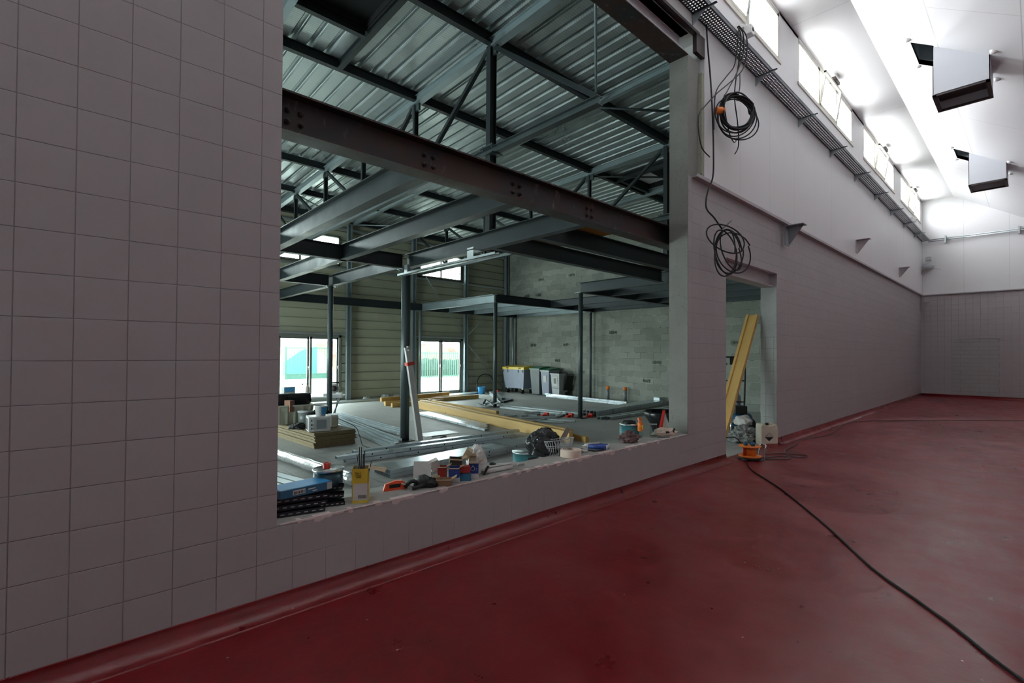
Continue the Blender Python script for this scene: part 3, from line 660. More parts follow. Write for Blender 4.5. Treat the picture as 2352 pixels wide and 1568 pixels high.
# rafters and trusses
def rafter(x, lab):
    beam('roof_rafter', lab, 'rafter', (x, .3, ZS(.3)-.005), (x, 12.3, ZS(12.3)-.005), .10, .085, m_rail, 'plain roof rafters')
rafter(2.0, 'plain roof rafter left of the dark roof hatch'); rafter(6.8, 'plain roof rafter between the two trusses'); rafter(11.6, 'plain roof rafter nearest the block wall')
def truss(x, lab, post_to):
    t = thing('roof_truss', lab, 'truss', (x, .3, 0)); L = lambda y, z: (0, y-.3, z)
    b = MB(); b.extrude(C_prof(.11, .10, .006), L(.3, ZS(.3)+.0), L(12.3, ZS(12.3)+.0)); b.box(-.055, .055, 0, 12, 5.9, 5.901)
    b = MB(); b.extrude(I_prof(.13, .12, .008, .06), L(.3, ZS(.3)+.01), L(12.3, ZS(12.3)+.01)); b.build('top_chord', m_rail, t)
    b = MB(); b.extrude(I_prof(.10, .10, .008, .01), L(.3, 4.46), L(12.3, 4.40)); b.build('bottom_chord', m_post, t)
    ys = [2.26, 4.35, 6.4, 8.4, 10.45]
    for y in ys:
        b = MB(); w = .06 if (y == 2.26 and post_to) else .04; b.extrude(I_prof(w*2, w*1.5, .008, .012), L(y, 4.5), L(y, ZS(y)-.03), (1, 0, 0)); b.build('post', m_dark, t)
    for a, c in ((2.26, 4.35), (4.35, 6.4), (8.4, 6.4), (10.45, 8.4), (12.2, 10.45), (2.26, .35)):
        b = MB(); b.extrude(C_prof(.06, .06, .006), L(a+(.1 if c > a else -.1), ZS(a)-.08), L(c, 4.52), (1, 0, 0)); b.build('diagonal', m_dark, t)
    for y in ys:
        b = MB(); b.box(-.02, .02, y-.3-.13, y-.3+.13, ZS(y)-.17, ZS(y)-.03)
        b.build('gusset_plate', m_post, t)
    if post_to:
        b = MB(); y = 2.26; b.extrude(I_prof(.12, .10, .008, .012), L(y, post_to), L(y, 4.40), (1, 0, 0)); b.build('lower_post', m_dark, t)
        b = MB(); b.box(-.1, .1, y-.3-.14, y-.3+.14, 4.385, 4.40); b.build('splice_plate', m_post, t); b = MB(); b.box(-.07, .07, y-.3-.1, y-.3+.1, post_to, post_to+.012); b.build('foot_plate', m_post, t)
        b = MB(); b.box(-.1, .1, y-.3-.14, y-.3+.14, 4.49, 4.51)
        for sx in (-.07, .07):
            for sy in (-.1, .1): b.tube([(sx, y-.3+sy, 4.47), (sx, y-.3+sy, 4.53)], .012, 6)
        b.build('splice_plate', m_post, t)
    return t
truss(4.42, 'left roof truss, its post landing on a mezzanine beam', 3.27); truss(9.25, 'right roof truss beside the concrete column', 3.27)
def rod(name, lab, cat, p0, p1, r, mat, group=None):
    b = MB(p0); b.tube([p0, p1], r, 8); return tag(b.build(name, mat), lab, cat, group)
rod('roof_brace', 'thin pale brace in the roof plane, seen as an upright line under the lintel', 'brace', (6.76, 2.2, 5.93), (4.48, .42, 5.96), .02, m_rail)
rod('roof_brace', 'dark roof brace running from the middle rafter to the concrete column', 'brace', (6.84, 2.2, 5.93), (9.2, .42, 5.96), .022, m_dark)
rod('roof_brace', 'dark roof brace right of the right truss', 'brace', (9.3, 4.3, 5.88), (11.55, 2.3, 5.9), .022, m_dark)
rod('roof_brace', 'dark roof brace in the far left corner of the roof', 'brace', (4.4, 10.4, 5.76), (6.76, 12.2, 5.72), .022, m_rail)
rod('roof_brace', 'roof brace in front of the far wall head', 'brace', (6.84, 12.2, 5.74), (9.2, 10.5, 5.76), .022, m_rail)
for i, (p0, p1, lab) in enumerate([((9.1, 12.25, 4.95), (11.32, 12.25, 2.2), 'thin wall brace over the right-hand glazed doors'), ((13.4, 12.25, 3.95), (11.46, 12.25, 2.2), 'thin wall brace rising towards the block wall'), ((11.46, 12.25, 1.95), (13.4, 12.25, .1), 'thin wall brace falling towards the bins')]):
    rod('wall_brace', lab, 'brace', p0, p1, .012, m_rail, 'cross braces on the back wall')
# trimmers round the hatch
beam('hatch_trimmer', 'dark trimmer along the right edge of the roof hatch', 'beam', (3.04, .45, ZS(1)+.06), (3.04, 4.28, ZS(4.28)+.06), .12, .08, m_dark)
beam('hatch_trimmer', 'dark trimmer closing the back of the roof hatch', 'beam', (2.04, 3.34, ZS(3.34)+.06), (3.0, 3.34, ZS(3.34)+.06), .12, .08, m_dark)
beam('hatch_trimmer', 'dark trimmer beside the second roof hatch', 'beam', (10.25, 2.3, ZS(3)+.06), (10.25, 4.28, ZS(4.2)+.06), .12, .08, m_dark)
beam('hatch_trimmer', 'dark trimmer closing the back of the second roof hatch', 'beam', (10.29, 4.15, ZS(4.1)+.06), (11.55, 4.15, ZS(4.1)+.06), .12, .08, m_dark)
# plywood lying on the mezzanine beams
for i, (x0, x1, y0, y1, lab) in enumerate([(4.95, 5.7, 1.0, 1.58, 'orange plywood sheet lying on the mezzanine beams by the rusty beam'), (4.9, 5.75, 2.06, 2.5, 'orange plywood sheet lying over the rear mezzanine beam'), (8.2, 8.85, 2.05, 2.6, 'plywood sheet on the mezzanine near the concrete column')]):
    b = MB((x0, y0, 3.27)); b.box(x0, x1, y0, y1, 3.272, 3.29); tag(b.build('plywood_sheet', m_ply), lab, 'plywood')
# girts, posts and rails on the back cladding
for i, (x, lab) in enumerate([(3.9, 'left of the left glazed doors'), (6.70, 'right of the left glazed doors'), (9.1, 'left of the right-hand glazed doors'), (11.42, 'right of the right-hand glazed doors'), (13.55, 'in the far corner'), (-2.3, 'far left'), (1.4, 'second from the left')]):
    beam('wall_post', 'pale steel wall post %s' % lab, 'post', (x, 12.28, 0), (x, 12.28, 5.72), .14, .13, m_rail, 'posts of the back wall', up=(1, 0, 0))
for x0, x1, z, lab in ((-5, 13.68, 4.26, 'galvanised rail below the high windows'), (3.98, 6.62, 2.14, 'galvanised rail over the left glazed doors'), (9.18, 11.34, 2.14, 'galvanised rail over the right-hand glazed doors'), (-5, 13.68, 5.56, 'galvanised rail at the head of the back wall')):
    b = MB((x0, 12.33, z)); b.extrude(C_prof(.10, .05, .006), (x0, 12.33, z), (x1, 12.33, z)); tag(b.build('wall_rail', m_galv), lab, 'rail')
b = MB((4.2, 1.8, 2.86)); b.box(4.12, 4.2, 1.8, 4.4, 2.86, 2.868); b.box(4.12, 4.126, 1.8, 4.4, 2.86, 2.90); b.box(4.194, 4.2, 1.8, 4.4, 2.86, 2.90)
o = tag(b.build('cable_channel', m_galv), 'galvanised channel hung under the third mezzanine beam', 'channel')
b = MB((4.2, 1.8, 2.86)); b.box(4.185, 4.192, 2.35, 2.5, 2.86, 3.06); b.box(4.185, 4.35, 2.35, 2.5, 3.02, 3.035); b.build('hanger', m_galv, o); b = MB((4.2, 1.8, 2.86)); b.box(4.14, 4.19, 4.1, 4.2, 2.87, 3.03); b.build('hanger', m_galv, o)

# ================================================================== FIXTURES OF THE RED ROOM
# perforated cable tray: rows of real slots
b = MB((0, -.03, 6.0)); x = 2.5; y0, y1, z = -.28, -.055, 6.0
rows = [y0+(y1-y0)*k/11 for k in range(12)]
while x < 24.25:
    xa, xb, xc = x, x+.020, x+.05
    b.add([(xb, y0, z), (xc, y0, z), (xc, y1, z), (xb, y1, z)], [(0, 1, 2, 3)])
    for k in range(0, 11, 2): b.add([(xa, rows[k], z), (xb, rows[k], z), (xb, rows[k+1], z), (xa, rows[k+1], z)], [(0, 1, 2, 3)])
    x += .05
b.box(2.5, 24.3, y0-.002, y0, z, z+.055); b.box(2.5, 24.3, y1, y1+.002, z, z+.055)
root = tag(b.build('cable_tray', m_tray), 'long perforated steel cable tray under the high windows', 'cable tray')
b = MB((0, -.03, 6.0)); b.box(2.5, 24.3, y0-.006, y0+.004, z+.05, z+.062); b.build('rolled_lip', m_greyl, root)
BX = [3.85, 5.91, 7.98, 10.0, 12.03, 14.12, 16.22, 18.35, 20.45, 22.45]
ordn = ['hidden first', 'first', 'second', 'third', 'fourth', 'fifth', 'sixth', 'seventh', 'eighth', 'last']
for i, x in enumerate(BX):
    t = thing('tray_bracket', 'steel bracket under the cable tray, %s counted from the big opening' % ordn[i], 'bracket', (x, -.05, 5.87), 0, 'cable tray brackets')
    b = MB(); b.box(-.003, .003, -.30, .0, .10, .125); b.add([(-.002, 0, -.03), (-.002, 0, .12), (-.002, -.2, .12), (.002, 0, -.03), (.002, 0, .12), (.002, -.2, .12)], [(0, 1, 2), (3, 5, 4), (0, 3, 4, 1), (1, 4, 5, 2), (2, 5, 3, 0)]); b.build('gusset', m_galv, t)
    b = MB(); b.box(-.02, .02, -.33, .0, .122, .128); b.build('arm', m_tray, t)
# rail on the end wall
b = MB((24.2, -3, 6.0)); b.cyl((24.2, -.25, 6.02), (24.2, -7.4, 6.02), .018, 8); b.cyl((24.2, -.25, 5.96), (24.2, -7.4, 5.96), .018, 8)
o = tag(b.build('end_wall_tray', m_galv), 'thin cable tray crossing the white end wall', 'cable tray')
for y in (-.75, -2.7, -4.6): b = MB((24.2, -3, 6.0)); b.box(24.16, 24.31, y-.02, y+.02, 5.85, 6.12); b.build('bracket', m_galv, o)
# cast brackets on the left wall
for x, z, off, lab, s in ((9.3, 3.83, -.075, 'dark steel corbel on the tiled wall just past the doorway', 1.0), (14.3, 4.42, -.05, 'pale steel corbel on the white panels, halfway along', .95), (19.75, 4.42, -.05, 'small pale steel corbel on the white panels near the end', .9), (24.1, 3.62, -.0, 'grey steel corbel in the far corner', .9), (24.1, 4.86, -.05, 'small pale corbel in the far corner above the flashing', .4)):
    t = thing('steel_corbel', lab, 'corbel', (x, off, z)); b = MB(); d = .30*s; h = .34*s; w = .2*s
    b.box(-w/2, w/2, -d, 0, -.012, 0); b.build('seat_plate', m_lilac if s < 1 else m_grey, t)
    b = MB(); b.box(-w/2, w/2, -.012, 0, -h, -.012); b.build('back_plate', m_lilac if s < 1 else m_grey, t)
    b = MB(); b.add([(sx, y, zz) for sx in (-.008, .008) for y, zz in ((-.012, -.012), (-d+.02, -.012), (-.04*s, -h))], [(0, 1, 2), (3, 5, 4), (0, 3, 4, 1), (1, 4, 5, 2), (2, 5, 3, 0)])
    b.build('stiffener', m_lilac if s < 1 else m_grey, t)
    if s == 1:
        for sx in (-.06, .06): b = MB(); b.tube([(sx, -.2, -.03), (sx, -.2, -.012)], .012, 6); b.build('bolt', m_galv, t)
# vent hoods on the slope
for i, x in enumerate((4.5, 11.05, 17.55)):
    t = thing('vent_hood', ['white vent hood nearest above the camera', 'large white vent hood hanging from the sloping ceiling', 'smaller-looking white vent hood further along the ceiling'][i], 'vent', (x, -1.88, 6.13), 0, 'white vent hoods')
    w, d, zb = .78, .73, 0.0; zt0, zt1 = SLOPE(-1.88)-6.13, SLOPE(-2.61)-6.13; b = MB(); th = .012
    def prism(y0, y1, x0, x1, za=0.0):
        b.add([(xx, y, zz) for xx in (x0, x1) for y, zz in ((y0, za), (y0, SLOPE(-1.88+y0)-6.13), (y1, SLOPE(-1.88+y1)-6.13), (y1, za))], [(0, 1, 2, 3), (7, 6, 5, 4), (0, 4, 5, 1), (1, 5, 6, 2), (2, 6, 7, 3), (3, 7, 4, 0)])
    prism(-d, 0, 0, th); prism(-d, 0, w-th, w); prism(-th, 0, 0, w); prism(-d, -d+th, 0, w)
    b.build('duct_body', m_duct, t)
    b = MB(); b.box(-.006, w+.006, -d-.006, -d+.05, -.03, 0); b.box(-.006, w+.006, -.05, .006, -.03, 0); b.box(-.006, .05, -d, 0, -.03, 0); b.box(w-.05, w+.006, -d, 0, -.03, 0); b.box(.02, w-.02, -d+.02, -.02, .16, .17); b.build('outlet_flange', m_brown, t)
    b = MB(); b.box(0, .02, -d+.02, -.03, -.005, .012); b.build('flange_strip', m_galv, t)
    for kx, ky in ((-.16, .32), (.98, .32), (-.16, -.78), (.98, -.78)):
        b = MB(); zz = SLOPE(-1.88+ky)-6.13; nrm = Vector((0, .54, -.84)).normalized(); p = Vector((kx, ky, zz)); b.tube([p, p+nrm*.02, p+nrm*.05], [.055, .05, .008], 14); b.build('fixing_cap', m_spot, t)
# flood lamps
for x, z, lab in ((7.5, 6.52, 'small white spotlight clipped above the cable coil'), (21.9, 6.42, 'small white spotlight at the far end of the windows')):
    t = thing('spotlight', lab, 'spotlight', (x, -.08, z)); b = MB(); b.box(-.07, .07, -.12, -.01, -.12, .02); b.build('housing', m_spot, t, .01); b = MB(); b.tube([(0, -.121, -.05), (0, -.125, -.05)], .03, 14); b.build('lens', m_black, t)
    b = MB(); b.box(-.06, .08, -.04, .03, .02, .06); b.build('clamp', m_spot, t); b = MB(); b.tube(smooth_path([(.0, -.02, .05), (-.03, -.05, .16), (-.07, -.03, .26), (-.08, .0, .34)]), .006, 6); b.build('lead', m_spot, t)
# siren and box in the far corner
t = thing('alarm_siren', 'round white alarm unit in the far corner', 'alarm', (24.08, -.27, 5.0)); b = MB(); b.lathe([(0, -.16), (.1, -.15), (.17, -.08), (.19, 0), (.17, .06), (.1, .09), (0, .1)], (0, 0, 0), 20); b.build('dome', m_greyl, t)
b = MB(); b.box(-.08, .1, -.09, .09, .2, .36); b.build('top_box', m_greyl, t, .02); b = MB(); b.tube([(0, -.1, -.12), (.05, -.35, -.15)], .006, 6); b.build('lead', m_black, t)

# ---- hanging cables
def circle_pts(c, rx, rz, n, tilt=0, yj=0, seed=0, a0=0, a1=2*PI, dx=1.0, dy=0.0):
    out = []
    for i in range(n+1):
        a = a0+(a1-a0)*i/n; x = math.cos(a)*rx; z = math.sin(a)*rz
        u = x*math.cos(tilt)-z*math.sin(tilt)
        out.append((c[0]+u*dx, c[1]+u*dy+yj*math.sin(a*1.5+seed), c[2]+x*math.sin(tilt)+z*math.cos(tilt)))
    return out
t = thing('cable_coil', 'thick coil of black cable hanging from the tray, tied with orange tape', 'cable coil', (6.75, -.16, 4.2)); o_ = Vector((6.75, -.16, 4.2))
def tb(pts, r, name, mat, par, k=5):
    b = MB(o_); b.tube(smooth_path(pts, k), r, 7); return b.build(name, mat, par)
rnd = random.Random(11)
path = []
for k in range(9):
    path += circle_pts((6.76+rnd.uniform(-.02, .02), -.27+rnd.uniform(-.03, .03), 4.93+rnd.uniform(-.02, .02)), .245+rnd.uniform(-.03, .02), .24+rnd.uniform(-.03, .02), 16, rnd.uniform(-.2, .5), .02, k, dx=.8, dy=-.6)[:-1]
tb(path, .011, 'wound_loops', m_black, t, 3)
for k in range(4):
    tb(circle_pts((6.70+.03*k, -.26, 4.88-.015*k), .31-.02*k, .25+.02*k, 18, .3+.2*k, .03, k, dx=.8, dy=-.6), .009, 'loose_loop', m_black, t, 3)
for pts in ([(6.75, -.30, 6.12), (6.93, -.33, 6.05), (7.0, -.31, 5.85), (6.95, -.27, 5.6), (6.7, -.2, 5.35), (6.4, -.15, 5.1), (6.15, -.1, 4.85), (6.0, -.1, 4.7), (5.98, -.1, 4.5), (6.08, -.1, 4.28), (6.3, -.1, 4.22)],
            [(6.75, -.29, 6.12), (6.85, -.32, 6.04), (6.9, -.3, 5.8), (6.8, -.25, 5.5), (6.62, -.2, 5.2), (6.55, -.18, 5.05), (6.72, -.17, 4.7), (6.95, -.15, 4.6), (7.1, -.13, 4.72)],
            [(6.75, -.28, 6.12), (6.80, -.31, 6.0), (6.82, -.28, 5.7), (6.85, -.22, 5.45), (6.9, -.18, 5.2), (7.05, -.16, 4.9), (7.1, -.15, 4.6), (7.0, -.14, 4.45)],
            [(6.75, -.30, 6.10), (6.72, -.3, 5.9), (6.74, -.25, 5.6), (6.6, -.2, 5.4), (6.4, -.15, 5.15), (6.35, -.14, 4.9), (6.36, -.13, 4.6)]):
    tb(pts, .0085, 'hanging_strand', m_black, t)
tb([(7.02, -.16, 5.22), (7.12, -.16, 5.45), (7.15, -.15, 5.68)], .007, 'free_end', m_black, t)
b = MB(o_); b.tube([(6.50, -.09, 4.92), (6.60, -.15, 4.94)], .05, 10); b.build('tape_wrap', m_orange, t)
t = thing('cable_coil', 'lower coil of black cable hanging on the tiled wall by the doorway', 'cable coil', (6.45, -.1, 2.7)); o_ = Vector((6.45, -.1, 2.7))
tb([(6.2, -.1, 5.98), (6.24, -.1, 5.7), (6.32, -.1, 5.3), (6.36, -.11, 4.8), (6.37, -.12, 4.3), (6.33, -.13, 3.95), (6.2, -.12, 3.72), (6.16, -.12, 3.5), (6.22, -.2, 3.36), (6.32, -.26, 3.22)], .011, 'hanging_strand', m_black, t)
tb([(6.32, -.26, 3.22), (6.48, -.25, 3.30), (6.66, -.24, 3.40)], .008, 'free_end', m_black, t)
for k, (cx, cz, rx, rz, ti) in enumerate([(6.45, 2.92, .22, .37, .25), (6.52, 2.94, .28, .36, .1), (6.40, 2.9, .2, .38, -.05), (6.38, 3.08, .38, .2, -.45), (6.52, 2.95, .17, .34, .3), (6.58, 2.92, .33, .34, .45)]):
    tb(circle_pts((cx-.05, -.27-.012*k, cz), rx*.72, rz*.82, 20, ti, .012, k, dx=.8, dy=-.6), .0095, 'loop', m_black, t, 3)

# ================================================================== THINGS ON THE HALL FLOOR
def member(name, lab, cat, p0, p1, prof, mat, group=None, up=(0, 0, 1)):
    """a straight profile with its own length along local X, so its pattern runs along it"""
    p0 = Vector(p0); p1 = Vector(p1); d = (p1-p0); L = d.length; b = MB(); b.extrude(prof, (0, 0, 0), (L, 0, 0)); o = b.build(name, mat)
    d.normalize(); s = d.cross(Vector(up)).normalized(); u = s.cross(d)
    o.matrix_world = Matrix(((d.x, -s.x, u.x, p0.x), (d.y, -s.y, u.y, p0.y), (d.z, -s.z, u.z, p0.z), (0, 0, 0, 1)))
    return tag(o, lab, cat, group)
BOXP = lambda w, h: [(-w/2, -h/2), (w/2, -h/2), (w/2, h/2), (-w/2, h/2)]
UP = lambda w, h: C_prof(w, h, .003)                         # open side up
DN = lambda w, h: [(a, -c) for a, c in C_prof(w, h, .003)][::-1]
H20 = [(-.04, -.1), (.04, -.1), (.04, -.06), (.014, -.05), (.014, .05), (.04, .06), (.04, .1), (-.04, .1), (-.04, .06), (-.014, .05), (-.014, -.05), (-.04, -.06)]
# yellow timbers
for p0, p1, lab in (((6.42, 2.45, .10), (7.25, 9.05, .10), 'long yellow timber, front one of the pair ending by the black bag'),
                    ((6.62, 2.62, .10), (7.5, 9.1, .10), 'long yellow timber, rear one of the pair ending by the black bag'),
                    ((6.68, 2.3, .035), (6.9, 3.6, .035), 'yellow timber end poking out lowest under the pair'),
                    ((7.85, 6.1, .06), (8.15, 9.7, .06), 'yellow timber with a cut end lying among the steel studs'),
                    ((7.0, 10.35, .06), (10.0, 10.45, .06), 'yellow timber lying crosswise in front of the right-hand glazed doors'),
                    ((6.8, 9.95, .06), (10.4, 10.15, .06), 'second yellow timber lying crosswise, nearer the thick column'),
                    ((6.75, 9.45, .06), (8.6, 9.6, .06), 'short yellow timber with pale cut end behind the thick column'),
                    ((6.8, 10.2, .16), (9.6, 10.75, .16), 'yellow timber on top of the crosswise pile')):
    member('timber_beam', lab, 'timber', p0, p1, BOXP(.08, .12) if p0[2] < .1 or p0[2] > .12 else BOXP(.09, .19), m_timber, 'yellow timbers on the floor')
# steel studs, in bundles
ORD = ['first', 'second', 'third', 'fourth', 'fifth', 'sixth', 'seventh', 'eighth', 'ninth', 'tenth', 'eleventh', 'twelfth']
def bundle(specs, where, group, prof, mat=None, w=.1, h=.05):
    for i, (p0, p1) in enumerate(specs):
        up_ = ', upper' if p0[2] > .05 and len(specs) < 12 else ''
        lab_ = ('%s galvanised stud of the bundle %s%s' % (ORD[i], where, up_)) if len(specs) < 12 else 'galvanised steel stud in the bundle %s' % where
        member('steel_stud', lab_, 'stud', p0, p1, prof, mat or m_stud, group)
bundle([((2.85, 3.50, .028), (5.75, 3.30, .028)), ((2.95, 3.60, .028), (5.95, 3.42, .028)), ((2.75, 3.56, .082), (5.85, 3.38, .082)), ((2.9, 3.74, .028), (6.1, 3.58, .028)), ((3.0, 3.86, .028), (6.2, 3.75, .028)), ((3.1, 3.80, .082), (6.3, 3.68, .082))], 'with round holes behind the sill', 'studs with round holes behind the sill', DN(.1, .05))
bundle([((2.92, 2.36+.052*(i % 8), .027+.054*(i//8)), (5.75+.06*(i % 3), 2.62+.052*(i % 8), .027+.054*(i//8))) for i in range(16)], 'of narrow rails stacked nearest the sill', 'narrow rails nearest the sill', DN(.05, .05))
bundle([((4.60+.11*i, 5.15+.1*i, .03), (4.72+.12*i, 8.8, .03)) for i in range(3)]+[((3.85+.13*i, 4.12+.12*i, .03), (4.4+.1*i, 8.2, .03)) for i in range(4)], 'fanned out behind the board stack', 'studs fanned out behind the board stack', UP(.09, .045), m_galv)
bundle([((6.12+.13*i, 4.4+.15*i, .03), (6.50+.125*i, 7.6, .03)) for i in range(4)], 'lying left of the yellow timbers', 'studs left of the yellow timbers', DN(.1, .045))
bundle([((9.55+.12*i, 4.75, .03), (9.3+.12*i, 8.0, .03)) for i in range(3)]+[((9.2, 5.0, .03), (9.0, 7.3, .03))], 'shining between the two right columns', 'studs between the right columns', DN(.11, .05), m_galv)
bundle([((12.3+.14*i, 5.0, .03), (12.65+.14*i, 9.0, .03)) for i in range(3)]+[((12.42, 5.4, .085), (12.8, 9.2, .085))], 'lying along the concrete block wall', 'studs along the block wall', DN(.11, .05))
bundle([((9.5, 4.35+.11*(i % 4), .04+.07*(i//4)), (13.3, 4.75+.11*(i % 4), .04+.07*(i//4))) for i in range(8)]+[((9.2, 4.0, .03), (12.6, 4.1, .03)), ((9.4, 3.86, .03), (12.9, 3.9, .03))], 'stacked dark in front of the concrete column', 'dark studs by the concrete column', DN(.1, .065))
bundle([((9.9+.19*i, 8.3+.1*i, .03), (11.6+.19*i, 10.9+.1*i, .03)) for i in range(5)]+[((10.05, 8.6, .09), (11.75, 11.1, .09)), ((10.35, 8.75, .09), (12.05, 11.25, .09))], 'heading towards the bins', 'studs heading towards the bins', DN(.11, .05), m_galv)
bundle([((9.6, 11.2+.1*i, .03), (12.0, 11.70+.1*i, .03)) for i in range(4)], 'in front of the right-hand glazed doors', 'studs before the right-hand doors', DN(.08, .05), m_galv)
bundle([((5.3, 11.6, .03), (8.6, 11.75, .03)), ((5.3, 11.45, .03), (8.6, 11.58, .03))], 'at the foot of the olive cladding', 'studs at the foot of the cladding', DN(.09, .05), m_galv)
rnd = random.Random(21)
for i in range(16):
    x = rnd.uniform(7.3, 9.0); y = rnd.uniform(4.5, 6.3); a = rnd.uniform(-1.2, .6); L = rnd.uniform(.25, .9)
    member('stud_offcut', 'short steel offcut scattered behind the long yellow timbers', 'offcut', (x, y, .02), (x+L*math.cos(a), y+L*math.sin(a), .02+rnd.uniform(0, .02)), DN(.06, .035), m_galv if i % 2 else m_stud, 'steel offcuts behind the timbers')
for i in range(9):
    a = rnd.uniform(0, 2*PI); x, y = 8.75+rnd.uniform(-.35, .2), 7.75+rnd.uniform(-.35, .3); L = rnd.uniform(.3, .6)
    member('stud_offcut', 'bent steel offcut in the scrap heap at the far right column', 'offcut', (x, y, .02+.02*(i % 4)), (x+L*math.cos(a), y+L*math.sin(a), .05+rnd.uniform(0, .18)), DN(.06, .03), m_galv, 'scrap heap at the far right column')
for i, (x, y, lab) in enumerate([(8.65, 5.25, 'left red plastic clamp among the steel offcuts'), (9.0, 4.75, 'middle red plastic clamp among the steel offcuts'), (9.35, 4.42, 'red strap round the end of the dark stud bundle')]):
    b = MB((x, y, 0)); b.box(x-.1, x+.1, y-.03, y+.03, .0, .05); b.box(x+.04, x+.1, y-.06, y+.06, .0, .09); tag(b.build('red_clamp', m_redpl), lab, 'clamp')
# two white profiles leaning on the thick column
t = thing('leaning_profile', 'white ribbed profiles leaning on the thick left column, tied with red tape', 'profile', (4.54, 4.41, 0))
for k in range(4):
    o_x = (-.03+.05*(k % 2), -.02+.035*(k//2)); b = MB(); p0 = Vector((.06+o_x[0], o_x[1], 0)); p1 = Vector((-.20+o_x[0], .0+o_x[1], 1.58+.03*k)); b.extrude(C_prof(.05, .035, .004), p0, p1, (0, 1, 0)); b.build('profile', m_offw, t)
b = MB(); b.cbox((-.16, .0, 1.36), (.14, .10, .06), Matrix.Rotation(-.16, 3, 'Y')); b.build('tape_band', m_redpl, t)
# board stack with its load
t = thing('board_stack', 'stack of brown particle boards with clutter on top, left in the hall', 'boards', (2.9, 4.8, 0), math.radians(3))
for k in range(11):
    b = MB(); dx, dy = rnd.uniform(0, .03), rnd.uniform(0, .03); b.box(dx, .70+dx, dy, 2.5+dy, .023*k+.001, .023*k+.021)
    b.build('board', m_wood, t)
zt = .255
def R3(a): return math.radians(a)
t = thing('microwave', 'white microwave oven lying on the board stack', 'microwave', (3.05, 5.02, zt), R3(-12)); b = MB(); b.box(-.17, .17, -.12, .2, 0, .245); b.build('casing', m_offw, t, .012)
b = MB(); b.box(-.09, .14, -.128, -.12, .02, .225); b.build('door', m_greyl, t); b = MB(); b.box(-.05, .10, -.131, -.128, .05, .195); b.build('door_window', m_grey, t)
b = MB(); b.box(-.172, -.168, -.05, .16, .03, .21); b.build('side_opening', m_black, t)
for zz in (.19, .12, .06): b = MB(); b.tube([(-.13, -.12, zz), (-.13, -.135, zz)], .016, 12); b.build('knob', m_grey, t)
t = thing('paint_bucket', 'clear white bucket with blue label standing on the microwave', 'bucket', (3.09, 5.03, zt+.248)); b = MB(); b.lathe([(0, 0), (.075, 0), (.098, .15), (.103, .152), (.103, .162), (.095, .162), (.072, .01), (0, .01)], (0, 0, 0), 24); b.build('bucket_body', m_offw, t)
b = MB(); b.lathe([(.083, .02), (.101, .14)], (0, 0, 0), 24); k = len(b.f); b.f = [f for i, f in enumerate(b.f) if 17 <= i < 21]; b.sm = b.sm[:len(b.f)]; b.build('label', m_skyb, t)
b = MB(); b.tube(circle_pts((0, 0, .15), .1, .03, 16, 0, 0, 0, PI, 2*PI), .003, 6); b.build('bail_handle', m_galv, t)
t = thing('storage_tub', 'beige ribbed plastic tub full of tools on the board stack', 'tub', (3.03, 6.25, zt), R3(-6)); b = MB()
b.frustum((0, 0), (.56, .38), (.64, .46), 0, .33); b.f = [f for f in b.f if len(f) == 4]; b.f.pop(1); b.sm = b.sm[:-1]; b.build('tub_body', m_tub, t)
b = MB(); b.box(-.34, .34, -.25, -.225, .32, .345); b.box(-.34, .34, .225, .25, .32, .345); b.box(-.34, -.315, -.25, .25, .32, .345); b.box(.315, .34, -.25, .25, .32, .345)
for k in range(5): b.box(-.28+k*.13, -.25+k*.13, -.235, -.20, .01, .32)
b.build('rim', m_tub, t)
t = thing('tool_crate', 'dark open crate tipped into the beige tub', 'crate', (3.08, 6.3, zt+.22), R3(-6)); b = MB(); R = Matrix.Rotation(.15, 3, 'X')
b.cbox((0, .0, .19), (.56, .02, .24), R); b.cbox((0, .36, .17), (.56, .02, .24), R); b.cbox((-.28, .18, .18), (.02, .36, .24), R); b.cbox((.28, .18, .18), (.02, .36, .24), R); b.cbox((0, .18, .06), (.56, .36, .02), R); b.build('crate_body', m_blackpl, t)
b = MB((2.86, 6.0, .5)); b.cbox((2.93, 6.08, zt+.33), (.09, .16, .2), rotz(.3)); tag(b.build('terracotta_brick', simple('terracotta', (.26, .13, .09), .9)), 'reddish brick standing in the beige tub', 'brick')
t = thing('lidded_pail', 'dark blue pail with pale lid between tub and microwave', 'pail', (3.13, 5.82, zt)); b = MB(); b.tube([(0, 0, 0), (0, 0, .23)], [.12, .135], 22); b.build('pail_body', m_bing, t); b = MB(); b.tube([(0, 0, .23), (0, 0, .25)], .142, 22); b.build('lid', m_greyl, t)
t = thing('toaster', 'small beige appliance with a cable behind the microwave', 'appliance', (3.42, 5.35, zt), R3(-10)); b = MB(); b.box(-.07, .07, -.13, .13, 0, .2); b.build('casing', m_tub, t, .02); b = MB(); b.box(-.06, .06, -.12, .12, .2, .212); b.build('top_plate', m_offw, t)
b = MB((3.3, 5.1, .3)); b.tube(smooth_path([(3.42, 5.2, .42), (3.5, 5.0, .36), (3.6, 4.82, .28), (3.64, 4.74, .12), (3.62, 4.6, .01), (3.6, 4.4, .008), (3.55, 4.24, .01)]), .006, 7); o = tag(b.build('power_cable', m_black), 'thin black lead hanging from the board stack to the floor', 'cable'); b = MB((3.3, 5.1, .3)); b.box(3.52, 3.57, 4.18, 4.25, 0, .035); b.build('plug', m_black, o)
crumple('work_gloves', m_black, (2.86, 5.45, zt), (.26, .2, .1), 3, .4); tag(bpy.data.objects['work_gloves'], 'black work gloves lying on the board stack by the pail', 'gloves')
